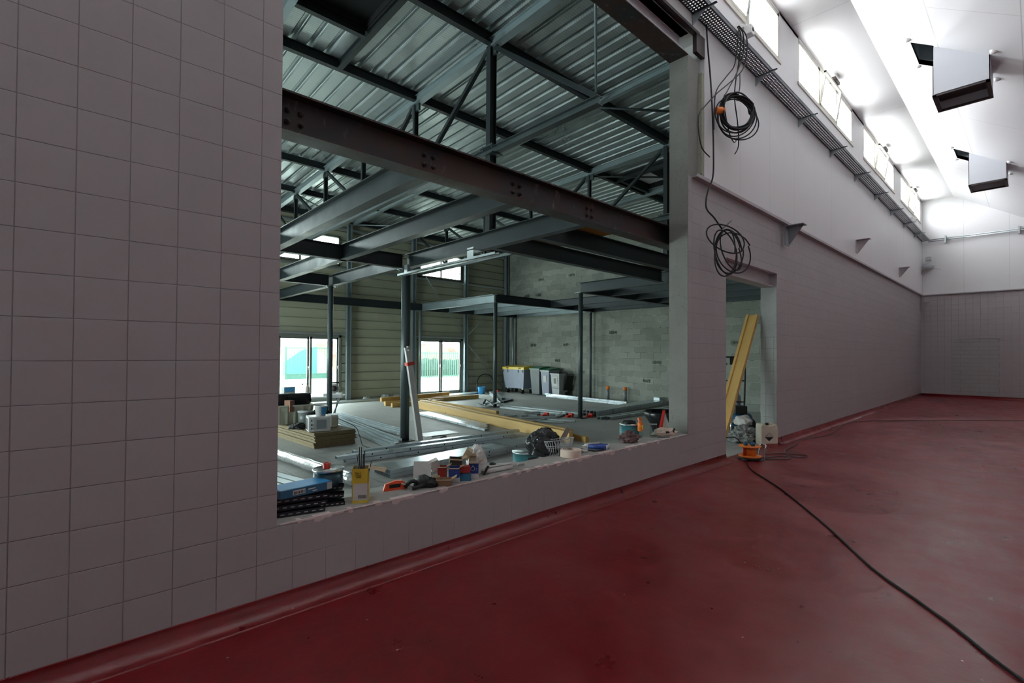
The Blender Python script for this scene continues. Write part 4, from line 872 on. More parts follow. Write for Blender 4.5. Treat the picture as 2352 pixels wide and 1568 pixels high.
crumple('plastic_bag', m_blackpl, (3.38, 5.75, zt), (.26, .3, .33), 9, .45); tag(bpy.data.objects['plastic_bag'], 'black plastic bag behind the microwave bucket', 'bag')
# trestle table by the glazed doors
t = thing('folding_table', 'light folding work table in front of the left glazed doors', 'table', (4.25, 8.6, 0), R3(-30)); b = MB(); b.box(-.7, .7, -.35, .35, .50, .53); b.build('table_top', m_greyl, t)
for sx in (-.6, .6):
    for sy in (-1, 1): b = MB(); b.tube([(sx, sy*.3, .5), (sx*.75, -sy*.25, 0)], .014, 8); b.build('leg', m_grey, t)
t = thing('parts_drawer_box', 'small grey drawer box with blue fronts on the folding table', 'box', (3.75, 8.75, .53)); b = MB(); b.box(-.12, .12, -.1, .1, 0, .22); b.build('box_body', m_grey, t)
for k in range(2): b = MB(); b.box(-.1, .1, -.108, -.1, .02+.1*k, .1+.1*k); b.build('drawer', m_skyb if k else m_greyl, t)
for x, y, lab, m in ((4.02, 8.62, 'clear plastic bottle on the folding table', m_clearpl), (4.16, 8.7, 'pinkish bottle on the folding table', m_tape)):
    t = thing('plastic_bottle', lab, 'bottle', (x, y, .53)); b = MB(); b.lathe([(0, 0), (.045, 0), (.045, .18), (.018, .24), (.018, .26)], (0, 0, 0), 16); b.build('bottle_body', m, t); b = MB(); b.tube([(0, 0, .26), (0, 0, .285)], .02, 12); b.build('cap', m_black, t)
t = thing('mitre_saw', 'mitre saw with a round blade on the folding table', 'saw', (4.65, 8.4, .53), R3(-30)); b = MB(); b.box(-.2, .2, -.12, .12, 0, .05); b.build('saw_table', m_offw, t); b = MB(); b.tube([(0.02, -.03, .16), (0.02, .03, .16)], .11, 22); b.build('blade_guard', m_greyl, t)
b = MB(); b.tube([(0.02, -.035, .16), (0.02, -.04, .16)], .07, 20); b.build('blade', m_brown, t); b = MB(); b.tube([(-.1, 0, .29), (.14, 0, .3)], .018, 10); b.build('handle', m_black, t)
# insulated duct and black pack by the sill
b = MB((2.3, 3.3, .1)); pts = [(2.20+.012*i+rnd.uniform(-.004, .004), 4.9-.14*i, .085) for i in range(20)]
b.tube(pts, [.075+rnd.uniform(-.008, .008) for _ in pts], 14); o = tag(b.build('insulated_duct', m_foil), 'silver foil-wrapped pipe lying on the hall floor at the left', 'pipe')
b = MB((2.4, 3.3, .0)); b.tube([(2.33, 4.85, .04), (2.56, 2.25, .04)], .04, 12); tag(b.build('conduit_tube', m_galv), 'thin grey tube lying beside the foil-wrapped pipe', 'tube')
t = thing('flat_pack', 'black strapped pack of profiles lying at the left edge of the hall', 'pack', (1.72, 2.95, 0), R3(12)); b = MB(); b.box(-.22, .20, -.5, .5, 0, .11); b.build('pack_body', m_black, t)
for k in range(3): b = MB(); b.box(-.2+.13*k, -.1+.13*k, -.49, .49, .11, .122); b.build('profile', m_galv, t)
# floor bits further back
b = MB((9.0, 2.3, 0)); b.box(9.0, 9.35, 2.05, 2.35, 0, .2); tag(b.build('red_crate', m_redpl), 'red box on the hall floor next to the concrete column', 'crate')
t = thing('black_funnel_bag', 'black rubble sack slumped by the concrete column', 'sack', (8.4, 1.9, 0)); b = MB(); b.lathe([(0, 0), (.12, .02), (.2, .22), (.34, .42), (.30, .46), (.16, .24), (0, .1)], (0, 0, 0), 12); b.build('sack_body', m_blackpl, t)
b = MB((9.0, 2.3, 0)); b.add([(7.6, 1.5, 0), (7.9, 1.3, 0), (7.75, 1.42, .55), (7.78, 1.6, 0)], [(0, 1, 2), (1, 3, 2), (3, 0, 2), (0, 3, 1)]); tag(b.build('warning_cone', m_paper), 'tall white and red folded sheet propped behind the sill bottles', 'sheet')
b = MB((9.0, 2.3, 0)); b.add([(7.585, 1.495, .0), (7.65, 1.45, .0), (7.745, 1.40, .56), (7.72, 1.44, .56)], [(0, 1, 2, 3)]); o = b.build('red_stripe', m_redpl, bpy.data.objects['warning_cone']); 
for i, (x, y) in enumerate(((13.52, 6.95), (13.52, 6.25))):
    t = thing('pipe_stub', ['left', 'right'][i]+' grey waste pipe stub with orange cap at the block wall', 'pipe', (x, y, 0), 0, 'capped pipe stubs'); b = MB(); b.tube([(0, 0, 0), (-.01, 0, .36)], .055, 16); b.build('pipe_body', m_grey, t); b = MB(); b.tube([(-.01, 0, .35), (-.012, 0, .46)], .064, 16); b.build('cap', m_orange, t)
b = MB((13.4, 5.0, 0)); b.box(13.3, 13.6, 4.85, 5.05, 0, .22); tag(b.build('steel_angle', m_galv), 'grey steel bracket standing on the floor at the block wall', 'bracket')
member('dark_bar', 'dark bar leaning down onto the stud stack by the concrete column', 'bar', (12.9, 4.2, .42), (12.2, 3.55, .04), BOXP(.07, .05), m_black)
t = thing('blue_pail', 'light blue pail standing before the cladding, hose behind it', 'pail', (11.55, 11.4, 0)); b = MB(); b.lathe([(0, 0), (.12, 0), (.15, .26), (.156, .27), (.14, .27), (.11, .02)], (0, 0, 0), 20); b.build('pail_body', m_skyb, t)
b = MB((12, 12, .4)); b.tube(smooth_path([(11.7, 11.9, .05), (11.75, 11.95, .35), (11.95, 12.05, .62), (12.3, 12.1, .72), (12.6, 12.1, .6), (12.85, 12.1, .2), (12.9, 12.1, .02)]), .018, 8); tag(b.build('black_hose', m_black), 'arched black hose standing against the back cladding', 'hose')
b = MB((12.1, 11.1, 0)); b.tube([(12.4, 11.45, .02), (12.4, 11.45, .12)], .05, 14); tag(b.build('red_tin', m_redpl), 'small red tin on the floor left of the yellow-lidded bin', 'tin')
for i, (x, y, s) in enumerate(((7.9, 12.0, .22), (8.3, 12.05, .18), (7.2, 12.0, .14), (8.7, 11.95, .2))): crumple('rubbish_scrap', m_greyl, (x, y, 0), (s*1.5, s, s*.7), 30+i, .5, sub=3); tag(bpy.data.objects['rubbish_scrap' if i == 0 else 'rubbish_scrap.%03d' % i], 'grey rubbish scrap along the foot of the olive cladding', 'rubbish', 'rubbish along the cladding')
b = MB((5.1, 4.9, 0)); b.box(4.85, 5.6, 4.6, 5.0, 0, .006); tag(b.build('floor_mat', m_grey), 'dark flat patch sheet on the floor right of the thick column', 'sheet')
b = MB((4.3, 4.2, 0)); b.tube(smooth_path([(3.75, 4.2, .01), (4.1, 3.95, .01), (4.4, 4.1, .01), (4.75, 4.3, .01), (4.95, 4.55, .01), (5.15, 4.4, .015), (5.0, 4.35, .01)]), .009, 7); tag(b.build('black_cable', m_black), 'black cable on the floor round the thick column foot', 'cable')
# rubbish bins
t = thing('wheeled_container', 'large blue-grey wheeled container with yellow lid', 'bin', (13.07, 10.9, 0)); b = MB(); b.frustum((0, 0), (.58, 1.02), (.74, 1.24), .2, .93); b.build('container_body', m_bin, t)
b = MB(); b.box(-.37, .37, -.62, .62, .93, .965); b.add([(x, y, z) for y in (-.62, .62) for x, z in ((-.38, .965), (.36, .965), (.36, 1.03), (0, 1.08), (-.38, 1.02))], [(0, 1, 2, 3, 4), (9, 8, 7, 6, 5), (0, 5, 6, 1), (1, 6, 7, 2), (2, 7, 8, 3), (3, 8, 9, 4), (4, 9, 5, 0)]); b.build('lid', m_yellow, t)
for sx in (-.22, .22):
    for sy in (-.42, .42):
        b = MB(); b.box(sx-.04, sx+.04, sy-.03, sy+.03, .14, .2); b.build('castor_fork', m_galv, t); b = MB(); b.tube([(sx-.02, sy-.02, .085), (sx-.02, sy+.02, .085)], .085, 16); b.build('castor_wheel', m_black, t)
for sy in (-.4, .3): b = MB(); b.box(-.40, -.38, sy-.05, sy+.07, .97, 1.0); b.build('lid_grip', m_black, t)
for sy in (-.55, -.3, .3, .55): b = MB(); b.box(-.385, -.36, sy-.02, sy+.02, .82, .93); b.build('lid_hinge', m_bing, t)
for i, (x, y, lab, mb, ml, hh) in enumerate(((13.12, 9.85, 'dark grey wheelie bin with green lid beside the container', m_bing, m_green, .98), (13.15, 9.35, 'narrow wheelie bin with green lid and white sticker', m_bin, m_green, .93), (13.15, 8.84, 'grey wheelie bin with open black lid and a framed poster', m_greyl, m_black, .84))):
    t = thing('wheelie_bin', lab, 'bin', (x, y, 0)); w = .5 if i == 0 else .42; b = MB(); b.frustum((0, 0), (.42, w*.78), (.54, w), .03, hh); b.build('bin_body', mb, t)
    b = MB(); b.box(-.29, .29, -w/2-.02, w/2+.02, hh-.04, hh); b.build('rim', m_greyl if i else m_bing, t)
    b = MB()
    if i < 2: b.add([(xx, yy, z) for yy in (-w/2-.02, w/2+.02) for xx, z in ((-.30, hh), (.3, hh), (.3, hh+.09), (-.05, hh+.07), (-.30, hh+.02))], [(0, 1, 2, 3, 4), (9, 8, 7, 6, 5), (0, 5, 6, 1), (1, 6, 7, 2), (2, 7, 8, 3), (3, 8, 9, 4), (4, 9, 5, 0)])
    else:
        b.tube(smooth_path([(.1, -w/2-.04, hh-.25), (.12, -w/2-.04, hh-.05), (.1, -w/2+.05, hh+.05), (.12, w/2-.1, hh+.06)]), .03, 8); b.cbox((.2, -w/2-.05, hh-.35), (.38, .03, .55), Matrix.Rotation(.25, 3, 'X'))
    b.build('lid', ml, t)
    for sy in (-w*.36, w*.36): b = MB(); b.tube([(.2, sy-.02, .1), (.2, sy+.02, .1)], .1, 16); b.build('wheel', m_black, t)
    if i == 1: b = MB(); b.cbox((-.262, 0, .62), (.004, .15, .24), Matrix.Rotation(-.06, 3, 'Y')); b.build('sticker', m_paper, t)
    if i == 2: b = MB(); b.cbox((-.258, 0, .55), (.004, .24, .32), Matrix.Rotation(-.06, 3, 'Y')); b.build('poster', m_paper, t); b = MB(); b.cbox((-.261, 0, .57), (.004, .13, .2), Matrix.Rotation(-.06, 3, 'Y')); b.build('poster_print', m_bing, t); b = MB(); b.box(-.245, -.232, -.16, .16, .3, .315); b.build('moulded_line', m_black, t)
# ---- seen through the doorway
member('timber_beam', 'yellow timber leaning in the doorway against the concrete reveal', 'timber', (7.70, .44, .09), (9.02, .40, 2.26), H20, m_timber, None, up=(0, 1, 0))
t = thing('hand_trolley', 'dark tubular trolley standing inside the doorway', 'trolley', (10.42, 1.38, 0), R3(35)); b = MB()
for sy in (-.24, .24): b.tube(smooth_path([(0, sy, .12), (-.08, sy, .8), (-.1, sy, 1.3), (-.04, sy*.8, 1.5)]), .018, 8)
b.tube([(-.04, -.2, 1.5), (-.04, .2, 1.5)], .018, 8); b.tube([(-.06, -.24, .55), (-.06, .24, .55)], .012, 8); b.tube([(-.09, -.24, 1.0), (-.09, .24, 1.0)], .012, 8); b.build('tube_frame', m_black, t)
b = MB(); b.box(-.22, 0, -.25, .25, .03, .05); b.build('toe_plate', m_grey, t)
for sy in (-.28, .28): b = MB(); b.tube([(.06, sy-.02, .12), (.06, sy+.02, .12)], .12, 18); b.build('wheel', m_black, t)
b = MB(); b.cbox((-.05, -.06, 1.42), (.05, .22, .16), rotz(0)); b.build('grip_pad', m_black, t)
t = thing('compressor', 'dark machine with a round wheel on the floor inside the doorway', 'machine', (9.75, .95, 0), R3(-30)); b = MB(); b.tube([(-.22, 0, .26), (.22, 0, .26)], .13, 18); b.build('tank', m_bluebox, t)
b = MB(); b.box(-.15, .12, -.1, .1, .38, .54); b.build('motor', m_black, t, .01); b = MB(); b.tube([(.1, -.18, .17), (.1, -.14, .17)], .15, 20); b.build('wheel', m_black, t)
b = MB(); b.tube(smooth_path([(-.2, -.1, .3), (-.28, -.14, .2), (-.28, -.14, .02)]), .02, 8); b.build('foot', m_chrome, t)
crumple('cable_tangle', m_black, (9.70, 1.42, .0), (.42, .36, .40), 17, .6, 14, flat=True); tag(bpy.data.objects['cable_tangle'], 'dark tangle of cable and sheeting behind the machine', 'tangle')
t = thing('cement_bag', 'upright white and blue paper sack in the doorway', 'sack', (10.95, 1.55, 0)); o = crumple('sack_body', m_gfilm, (0, 0, 0), (.3, .26, .85), 23, .22, 6, t); b = MB(); b.tube([(0, 0, .42), (0, 0, .5)], .12, 10); b.build('blue_band', m_blue, t); b = MB(); b.tube(smooth_path([(0, 0, .75), (.02, -.01, .88), (-.03, 0, 1.0)]), [.05]+[.03]*11+[.008], 8); b.build('twisted_top', m_foil, t)
crumple('crumpled_film', m_gfilm, (8.90, .50, 0), (.62, .42, .26), 41, .38, 11, sub=5); tag(bpy.data.objects['crumpled_film'], 'crumpled silver plastic sheeting behind the corrosive jerrycan', 'sheeting')
t = thing('mortar_sack', 'white and blue cement sack flopped over the silver sheeting', 'sack', (9.12, .62, .26), R3(20)); o = crumple('sack_body', m_paper, (0, 0, 0), (.42, .3, .17), 52, .25, 6, t); b = MB(); b.cbox((.05, -.1, .1), (.3, .12, .06), Matrix.Rotation(.5, 3, 'X')); b.build('blue_band', m_blue, t, .01)
t = thing('jerrycan', 'dirty white jerrycan with a corrosive symbol in the doorway', 'jerrycan', (8.80, .08, 0), R3(-42)); b = MB()
prof = [(-.14, 0), (.14, 0), (.145, .02), (.145, .30), (.13, .36), (.10, .375), (.06, .355), (.03, .345), (-.02, .345), (-.06, .36), (-.10, .38), (-.135, .365), (-.145, .32), (-.145, .02)]
b.add([(x, y, z) for y in (-.1, .1) for x, z in prof], [tuple(range(14)), tuple(range(27, 13, -1))]+[(i, (i+1) % 14, 14+(i+1) % 14, 14+i) for i in range(14)]); b.build('can_body', m_can, t, .012)
b = MB(); b.tube([(0, 0, .34), (0, 0, .385)], .03, 14); b.build('cap', m_black, t); b = MB(); b.tube([(-.06, 0, .352), (-.02, 0, .375), (.06, 0, .37), (.1, 0, .36)], .012, 8); b.build('grip', m_can, t)
b = MB(); b.box(-.10, .075, -.1025, -.1, .075, .235); b.build('label_sheet', simple('faded_label', (.62, .55, .46), .7), t)
b = MB(); b.add([(-.088, -.104, .155), (-.012, -.104, .085), (.064, -.104, .155), (-.088, -.1025, .155), (-.012, -.1025, .085), (.064, -.1025, .155)], [(0, 1, 2), (5, 4, 3), (0, 3, 4, 1), (1, 4, 5, 2), (2, 5, 3, 0)]); b.build('hazard_lower_triangle', m_print, t)
b = MB()
for p0, p1 in (((-.088, .157), (-.012, .228)), ((-.012, .228), (.064, .157)), ((-.05, .178), (-.025, .19)), ((.0, .19), (.03, .176)), ((-.05, .168), (.03, .168))): b.tube([(p0[0], -.104, p0[1]), (p1[0], -.104, p1[1])], .002, 5)
b.build('hazard_outline', m_print, t)
b = MB(); b.box(-.14, .142, -.103, .103, 0, .045); b.build('stained_base', simple('red_stain', (.25, .06, .05), .6), t)
# cable reel with its cables
t = thing('cable_reel', 'orange cable reel with steel carrying frame at the doorway corner', 'cable reel', (7.38, -.20, 0), R3(-44)); b = MB(); b.tube([(0, 0, .05), (0, 0, .07)], .155, 28); b.tube([(0, 0, .195), (0, 0, .21)], .155, 28); b.tube([(0, 0, .07), (0, 0, .195)], .085, 24); b.build('drum', m_orange, t)
b = MB(); b.tube([(0, 0, .02), (0, 0, .05)], .15, 28); b.build('coiled_cable', m_black, t); b = MB(); b.tube([(-.1, -.04, .07), (-.1, -.04, .195)], .02, 10); b.build('drum_strut', m_redpl, t)
b = MB(); b.tube(smooth_path([(.17, -.08, .0), (.18, -.08, .15), (.2, -.07, .22), (.2, 0, .24), (.2, .07, .22), (.18, .08, .15), (.17, .08, .0)]), .011, 8); b.tube([(-.15, -.08, .012), (.17, -.08, .012)], .009, 8); b.tube([(-.15, .08, .012), (.17, .08, .012)], .009, 8); b.build('carrying_frame', m_chrome, t)
for p in ((-.05, .02), (.03, -.04), (.05, .05)): b = MB(); b.tube([(p[0], p[1], .21), (p[0]-.01, p[1], .26)], .027, 12); b.build('blue_plug', m_bluebox, t, .0)
def ground_cable(pts, r, lab, mat=None, name='power_cable'):
    b = MB((pts[0][0], pts[0][1], 0)); b.tube(smooth_path([(x, y, r+.002+(z if z else 0)) for x, y, z in pts], 7), r, 7); return tag(b.build(name, mat or m_black), lab, 'cable')
ground_cable([(7.42, -.18, .24), (7.40, -.26, .12), (7.18, -.24, .0), (6.72, -.48, 0), (6.3, -.84, 0), (5.93, -1.15, 0), (5.0, -1.82, 0), (4.29, -2.28, 0), (3.94, -2.58, 0), (3.68, -2.80, 0), (3.42, -2.99, 0), (3.2, -3.2, 0), (2.8, -3.6, 0)], .0085, 'black cable running from the reel across the red floor to the camera')
m_gcab = simple('dusty_grey_cable', (.13, .10, .10), .6)
ground_cable([(7.55, -.24, .06), (7.75, -.12, 0), (8.2, .05, 0), (8.45, .0, 0), (8.2, -.14, 0), (7.95, -.2, 0), (8.15, -.3, 0), (8.3, -.5, 0), (8.35, -.66, 0), (8.2, -.70, 0), (8.07, -.58, 0), (8.33, -.38, 0), (8.6, -.29, 0), (9.08, -.27, 0), (9.5, -.19, 0), (9.72, -.17, 0), (10.0, -.2, 0), (10.75, -.32, 0), (11.67, -.28, 0), (13.4, -.2, 0), (14.8, -1.09, 0), (16.8, -2.9, 0), (19, -5, 0)], .007, 'dusty cable looping past the doorway and off along the red floor', m_gcab)
ground_cable([(7.5, -.28, .03), (7.72, -.32, 0), (7.95, -.42, 0), (7.99, -.54, 0), (7.85, -.58, 0), (7.68, -.45, 0), (7.6, -.34, 0), (7.75, -.12, 0), (7.9, -.02, 0), (7.82, .06, 0), (7.6, -.02, 0), (7.45, -.08, .02)], .0075, 'second loose loop of dusty cable right of the reel', m_gcab)
b = MB((7.05, -.02, .1)); b.tube(smooth_path([(7.3, -.1, .24), (7.2, -.06, .33), (7.06, .1, .3), (6.98+.1, .32, .1)]), .007, 7); tag(b.build('plug_lead', m_black), 'short black lead arching behind the reel into the doorway', 'cable')
b = MB((9.72, -.17, 0)); b.box(9.69, 9.75, -.2, -.14, .0, .03); b.build('connector', m_black, bpy.data.objects['power_cable.002'])

# ================================================================== THINGS ON THE SILL
ZT = .513
AV = math.atan2(-.685, .7286)        # the sill objects are mostly turned to face the red room
def channel(name, lab, c, L, w, h, rz, tilt=0, slots=7, mat=None, group=None):
    t = thing(name, lab, 'bracket', c, rz, group); R = Matrix.Rotation(tilt, 3, 'X'); b = MB(); b.cbox(R@Vector((0, 0, .0015)), (L, w, .003), R); b.cbox(R@Vector((0, -w/2, h/2)), (L, .003, h), R); b.cbox(R@Vector((0, w/2, h/2)), (L, .003, h), R); b.build('channel_body', mat or m_tray, t)
    b = MB()
    for k in range(slots):
        x = -L/2+L*(k+.5)/slots; b.cbox(R@Vector((x, -w/2-.0022, h*.5)), (L/slots*.5, .002, h*.18), R)
    b.build('slot_row', m_greyl, t); return t
dk = simple('black_lacquered_steel', (.03, .032, .04), .35, .5)
for i in range(3): channel('slotted_channel', ['dark slotted channel under the blue carton, bottom of its pile', 'dark slotted channel in the middle of the pile under the blue carton', 'dark slotted channel directly under the blue carton'][i], (1.10+.02*i, .16+.02*i, ZT+.001+i*.036), .32, .12, .03, math.radians(-12), 0, 7, dk)
for i in range(3): channel('slotted_channel', ['dark slotted channel lying flat left of the yellow carton', 'tilted dark slotted channel left of the yellow carton', 'top dark slotted channel leaning by the yellow carton'][i], (1.33+.01*i, .17+.035*i, ZT+.001+i*.045), .16, .07, .026, math.radians(-20-6*i), .0, 5, dk)
t = thing('blue_carton', 'long blue carton lying on dark slotted channels on the sill', 'carton', (1.15, .22, ZT+.112), R3(8)); b = MB(); b.box(-.18, .17, -.08, .10, 0, .052); b.build('carton_body', m_bluebox, t, .002)
b = MB(); b.box(-.10, -.02, -.0815, -.08, .012, .042); b.build('barcode_label', m_paper, t); b = MB()
for k in range(9): b.box(-.095+k*.008, -.095+k*.008+(.003 if k % 2 else .005), -.0825, -.0815, .016, .034)
b.build('barcode', m_print, t); b = MB(); b.box(.13, .165, -.0815, -.08, .004, .048); b.build('tape_strip', m_greyl, t)
b = MB(); b.box(-.17, .16, -.07, .09, .052, .053); b.build('clear_tape', m_skyb, t)
b = MB(); b.box(.0, .05, -.0815, -.08, .028, .034); b.box(.03, .06, -.0815, -.08, .012, .018); b.build('printing', m_paper, t)
t = thing('paint_bucket', 'dark blue metal bucket with a lid behind the blue carton', 'bucket', (1.37, .34, ZT-.0)); b = MB(); b.tube([(0, 0, 0), (0, 0, .20)], .098, 30); b.build('bucket_body', simple('dark_blue_tin', (.02, .06, .09), .35, .3), t); b = MB(); b.lathe([(.098, .195), (.107, .20), (.107, .212), (.098, .216), (.092, .208), (0, .206)], (0, 0, 0), 30); b.build('lid', m_chrome, t)

t = thing('red_tape_roll', 'small red roll standing on the lid of the blue bucket', 'tape', (1.35, .32, ZT+.216)); b = MB(); b.lathe([(.026, 0), (.026, .042), (.018, .042), (.018, 0), (.026, 0)], (0, 0, 0), 22); b.build('roll', m_redpl, t)
t = thing('yellow_carton', 'tall open yellow carton holding black cable ties on the sill', 'carton', (1.513, .125, ZT), R3(-30)); b = MB(); w, d, h, th = .108, .11, .235, .002
b.box(-w/2, w/2, -d/2, -d/2+th, 0, h); b.box(-w/2, w/2, d/2-th, d/2, 0, h); b.box(-w/2, -w/2+th, -d/2, d/2, 0, h); b.box(w/2-th, w/2, -d/2, d/2, 0, h); b.box(-w/2, w/2, -d/2, d/2, 0, th); b.build('carton_body', m_yellow, t)
b = MB(); b.box(-w/2+.003, w/2-.003, d/2-.004, d/2-.0022, .05, h); b.box(w/2-.004, w/2-.0022, -d/2, d/2, .05, h); b.build('inner_cardboard', m_cardl, t)
b = MB(); b.box(-w/2+.008, w/2-.004, -d/2-.0012, -d/2, .02, .135); b.build('white_label', m_paper, t); b = MB()
for k in range(12): b.box(-.012+k*.0046, -.012+k*.0046+.0024, -d/2-.002, -d/2-.0012, .032, .056)
b.build('barcode', m_print, t); b = MB(); b.box(-w/2-.0012, -w/2, -.018, .02, .01, h-.02); b.build('dark_side_stripe', m_black, t)
text_mesh('No1', .022, m_print, t, (-.015, -d/2-.001, .205), (PI/2, 0, 0)); text_mesh('1000', .018, m_print, t, (-.012, -d/2-.001, .178), (PI/2, 0, 0))
b = MB(); b.box(-.034, .01, -d/2-.0008, -d/2, .190, .1915); b.build('printed_line', m_print, t)
b = MB(); b.add([(w/2, -.05, h), (w/2, .05, h), (w/2+.12, .03, h-.02), (w/2+.11, -.05, h-.035), (w/2, -.05, h+.002), (w/2, .05, h+.002), (w/2+.12, .03, h-.018), (w/2+.11, -.05, h-.033)], [(0, 1, 2, 3), (7, 6, 5, 4), (0, 4, 5, 1), (1, 5, 6, 2), (2, 6, 7, 3), (3, 7, 4, 0)]); b.build('carton_flap', m_cardl, t)
t2 = thing('cable_ties', 'bunch of black cable ties sticking out of the yellow carton', 'cable ties', (1.513, .125, ZT+.004)); rnd = random.Random(4)
for k in range(9):
    b = MB(); x, y = rnd.uniform(-.02, .03), rnd.uniform(-.03, .03); b.tube([(x*.4, y*.4, 0), (x*.8-.008, y, .2), (x*1.2-.02, y*1.3, .3+rnd.uniform(0, .08))], .0045, 5); b.build('tie', m_black, t2)
b = MB(); b.tube([(.035, -.02, .15), (.05, -.035, .23), (.055, -.04, .27)], .004, 5); b.build('tie', m_black, t2)
t = thing('spirit_level', 'orange-red plastic tool lying behind the yellow carton', 'tool', (1.83, .215, ZT), R3(-12)); b = MB()
b.add([(x, y, z) for y in (-.012, .012) for x, z in ((-.095, 0), (.07, 0), (.09, .03), (.05, .065), (.0, .07), (-.08, .05))], [(0, 1, 2, 3, 4, 5), (11, 10, 9, 8, 7, 6)]+[(i, (i+1) % 6, 6+(i+1) % 6, 6+i) for i in range(6)]); b.build('tool_body', simple('orange_red_plastic', (.75, .08, .02), .35), t)
b = MB(); b.box(-.05, .035, -.0135, -.012, .018, .045); b.build('dark_inset', m_black, t); b = MB(); b.cbox((.08, -.02, .03), (.09, .008, .01), Matrix.Rotation(.4, 3, 'Y')); b.build('white_blade', m_paper, t)
# black glove: palm with five fingers
t = thing('work_glove', 'black work glove lying with curled fingers on the sill', 'glove', (2.0, .16, ZT), R3(-35))
b = MB(); bm = None
o = crumple('glove_palm', m_black, (.03, .0, 0), (.13, .10, .095), 61, .18, 5, t)
for k, (y, L, bend) in enumerate(((-.045, .075, .0), (-.022, .085, .01), (.004, .08, .012), (.03, .066, .015))):
    b = MB(); b.tube(smooth_path([(-.01, y*.8, .045), (-.05, y, .055-k*.005), (-.05-L*.4, y*1.1-bend, .035), (-.05-L*.62, y*1.15-bend, .012)]), .0125, 8); b.build('finger', m_black, t)
b = MB(); b.tube(smooth_path([(.03, -.05, .03), (.0, -.078, .022), (-.045, -.085, .014)]), .0135, 8); b.build('thumb', m_black, t)
o = crumple('cuff', m_black, (.09, .0, 0), (.10, .10, .07), 63, .25, 5, t)
# carton heap
def carton(lab, c, s, rz, mat, tilt=(0, 0), inner=True, group='small cartons heaped on the sill', name='small_carton', closed=False, extra=None):
    t = thing(name, lab, 'carton', c, R3(rz), group); t.rotation_euler = (tilt[0], tilt[1], R3(rz)); w, d, h = s; th = .002; b = MB()
    if closed: b.box(-w/2, w/2, -d/2, d/2, 0, h)
    else: b.box(-w/2, w/2, -d/2, -d/2+th, 0, h); b.box(-w/2, w/2, d/2-th, d/2, 0, h); b.box(-w/2, -w/2+th, -d/2, d/2, 0, h); b.box(w/2-th, w/2, -d/2, d/2, 0, h); b.box(-w/2, w/2, -d/2, d/2, 0, th)
    b.build('carton_body', mat, t)
    if not closed:
        b = MB(); b.box(-w/2, w/2, -d/2-.03, -d/2, h-.002, h); b.cbox((w/2+.02, 0, h+.01), (.045, d*.9, .0015), Matrix.Rotation(-.5, 3, 'Y')); b.build('carton_flap', m_card, t)
    return t
carton('torn brown carton lying open at the front of the heap', (2.18, .085, ZT), (.12, .08, .05), -38, m_card, (0, 0))
t = carton('small brown carton with a white end, left in the heap', (2.16, .165, ZT), (.06, .07, .055), -30, m_card, closed=True); b = MB(); b.box(-.031, -.03, -.03, .03, .005, .05); b.build('white_end', m_paper, t)
carton('red carton standing behind the torn brown one', (2.235, .19, ZT), (.07, .06, .12), -40, m_redcard)
t = carton('dark blue carton with a white foot in the middle of the heap', (2.30, .115, ZT), (.085, .075, .115), -42, m_blue); b = MB(); b.box(-.0435, .0435, -.0385, .0385, .002, .038); b.build('white_foot', m_paper, t)
carton('red carton stacked on the patterned blue one', (2.395, .10, ZT+.062), (.085, .07, .052), -36, m_redcard, closed=True)
t = carton('patterned dark blue carton at the foot of the heap', (2.395, .095, ZT), (.09, .08, .06), -36, m_bluebox, closed=True)
t = carton('upright blue and white carton with a ring symbol and exclamation mark', (2.475, .085, ZT), (.078, .05, .135), -42, m_paper); b = MB(); b.box(-.0395, .0395, -.0262, -.0250, .045, .133); b.build('blue_panel', m_blue, t)
b = MB(); b.tube([(-.008+.016*math.cos(a), -.0268, .085+.016*math.sin(a)) for a in [2*PI*k/20 for k in range(20)]], .0022, 6, True); b.build('ring_symbol', m_paper, t); b = MB(); b.tube([(-.008, -.0268, .101), (-.008, -.0268, .110)], .005, 6); b.build('ring_stone', m_paper, t)
text_mesh('!', .035, m_paper, t, (.022, -.0266, .078), (PI/2, 0, 0))
t = carton('dark grey-brown open carton on top of the heap', (2.36, .19, ZT+.115), (.10, .07, .055), -30, simple('dark_brown_card', (.10, .085, .06), .8), (.1, .1))
t = carton('pale carton tilted high against the white bag', (2.47, .2, ZT+.15), (.055, .05, .09), -40, m_cardl, (.3, .5), closed=True)
t = carton('white folded carton leaning at the back left of the heap', (2.2, .235, ZT+.09), (.075, .05, .085), -20, m_paper, (.2, -.35), closed=True)
t = carton('tall brown carton standing at the right of the heap', (2.52, .16, ZT), (.06, .06, .18), -42, m_cardl)
b = MB((2.1, .25, ZT)); b.cbox((2.08, .245, ZT+.085), (.14, .004, .17), rotz(-.7)@Matrix.Rotation(-.25, 3, 'X')); tag(b.build('clear_sheet', m_film), 'milky plastic sheet standing behind the carton heap', 'sheet')
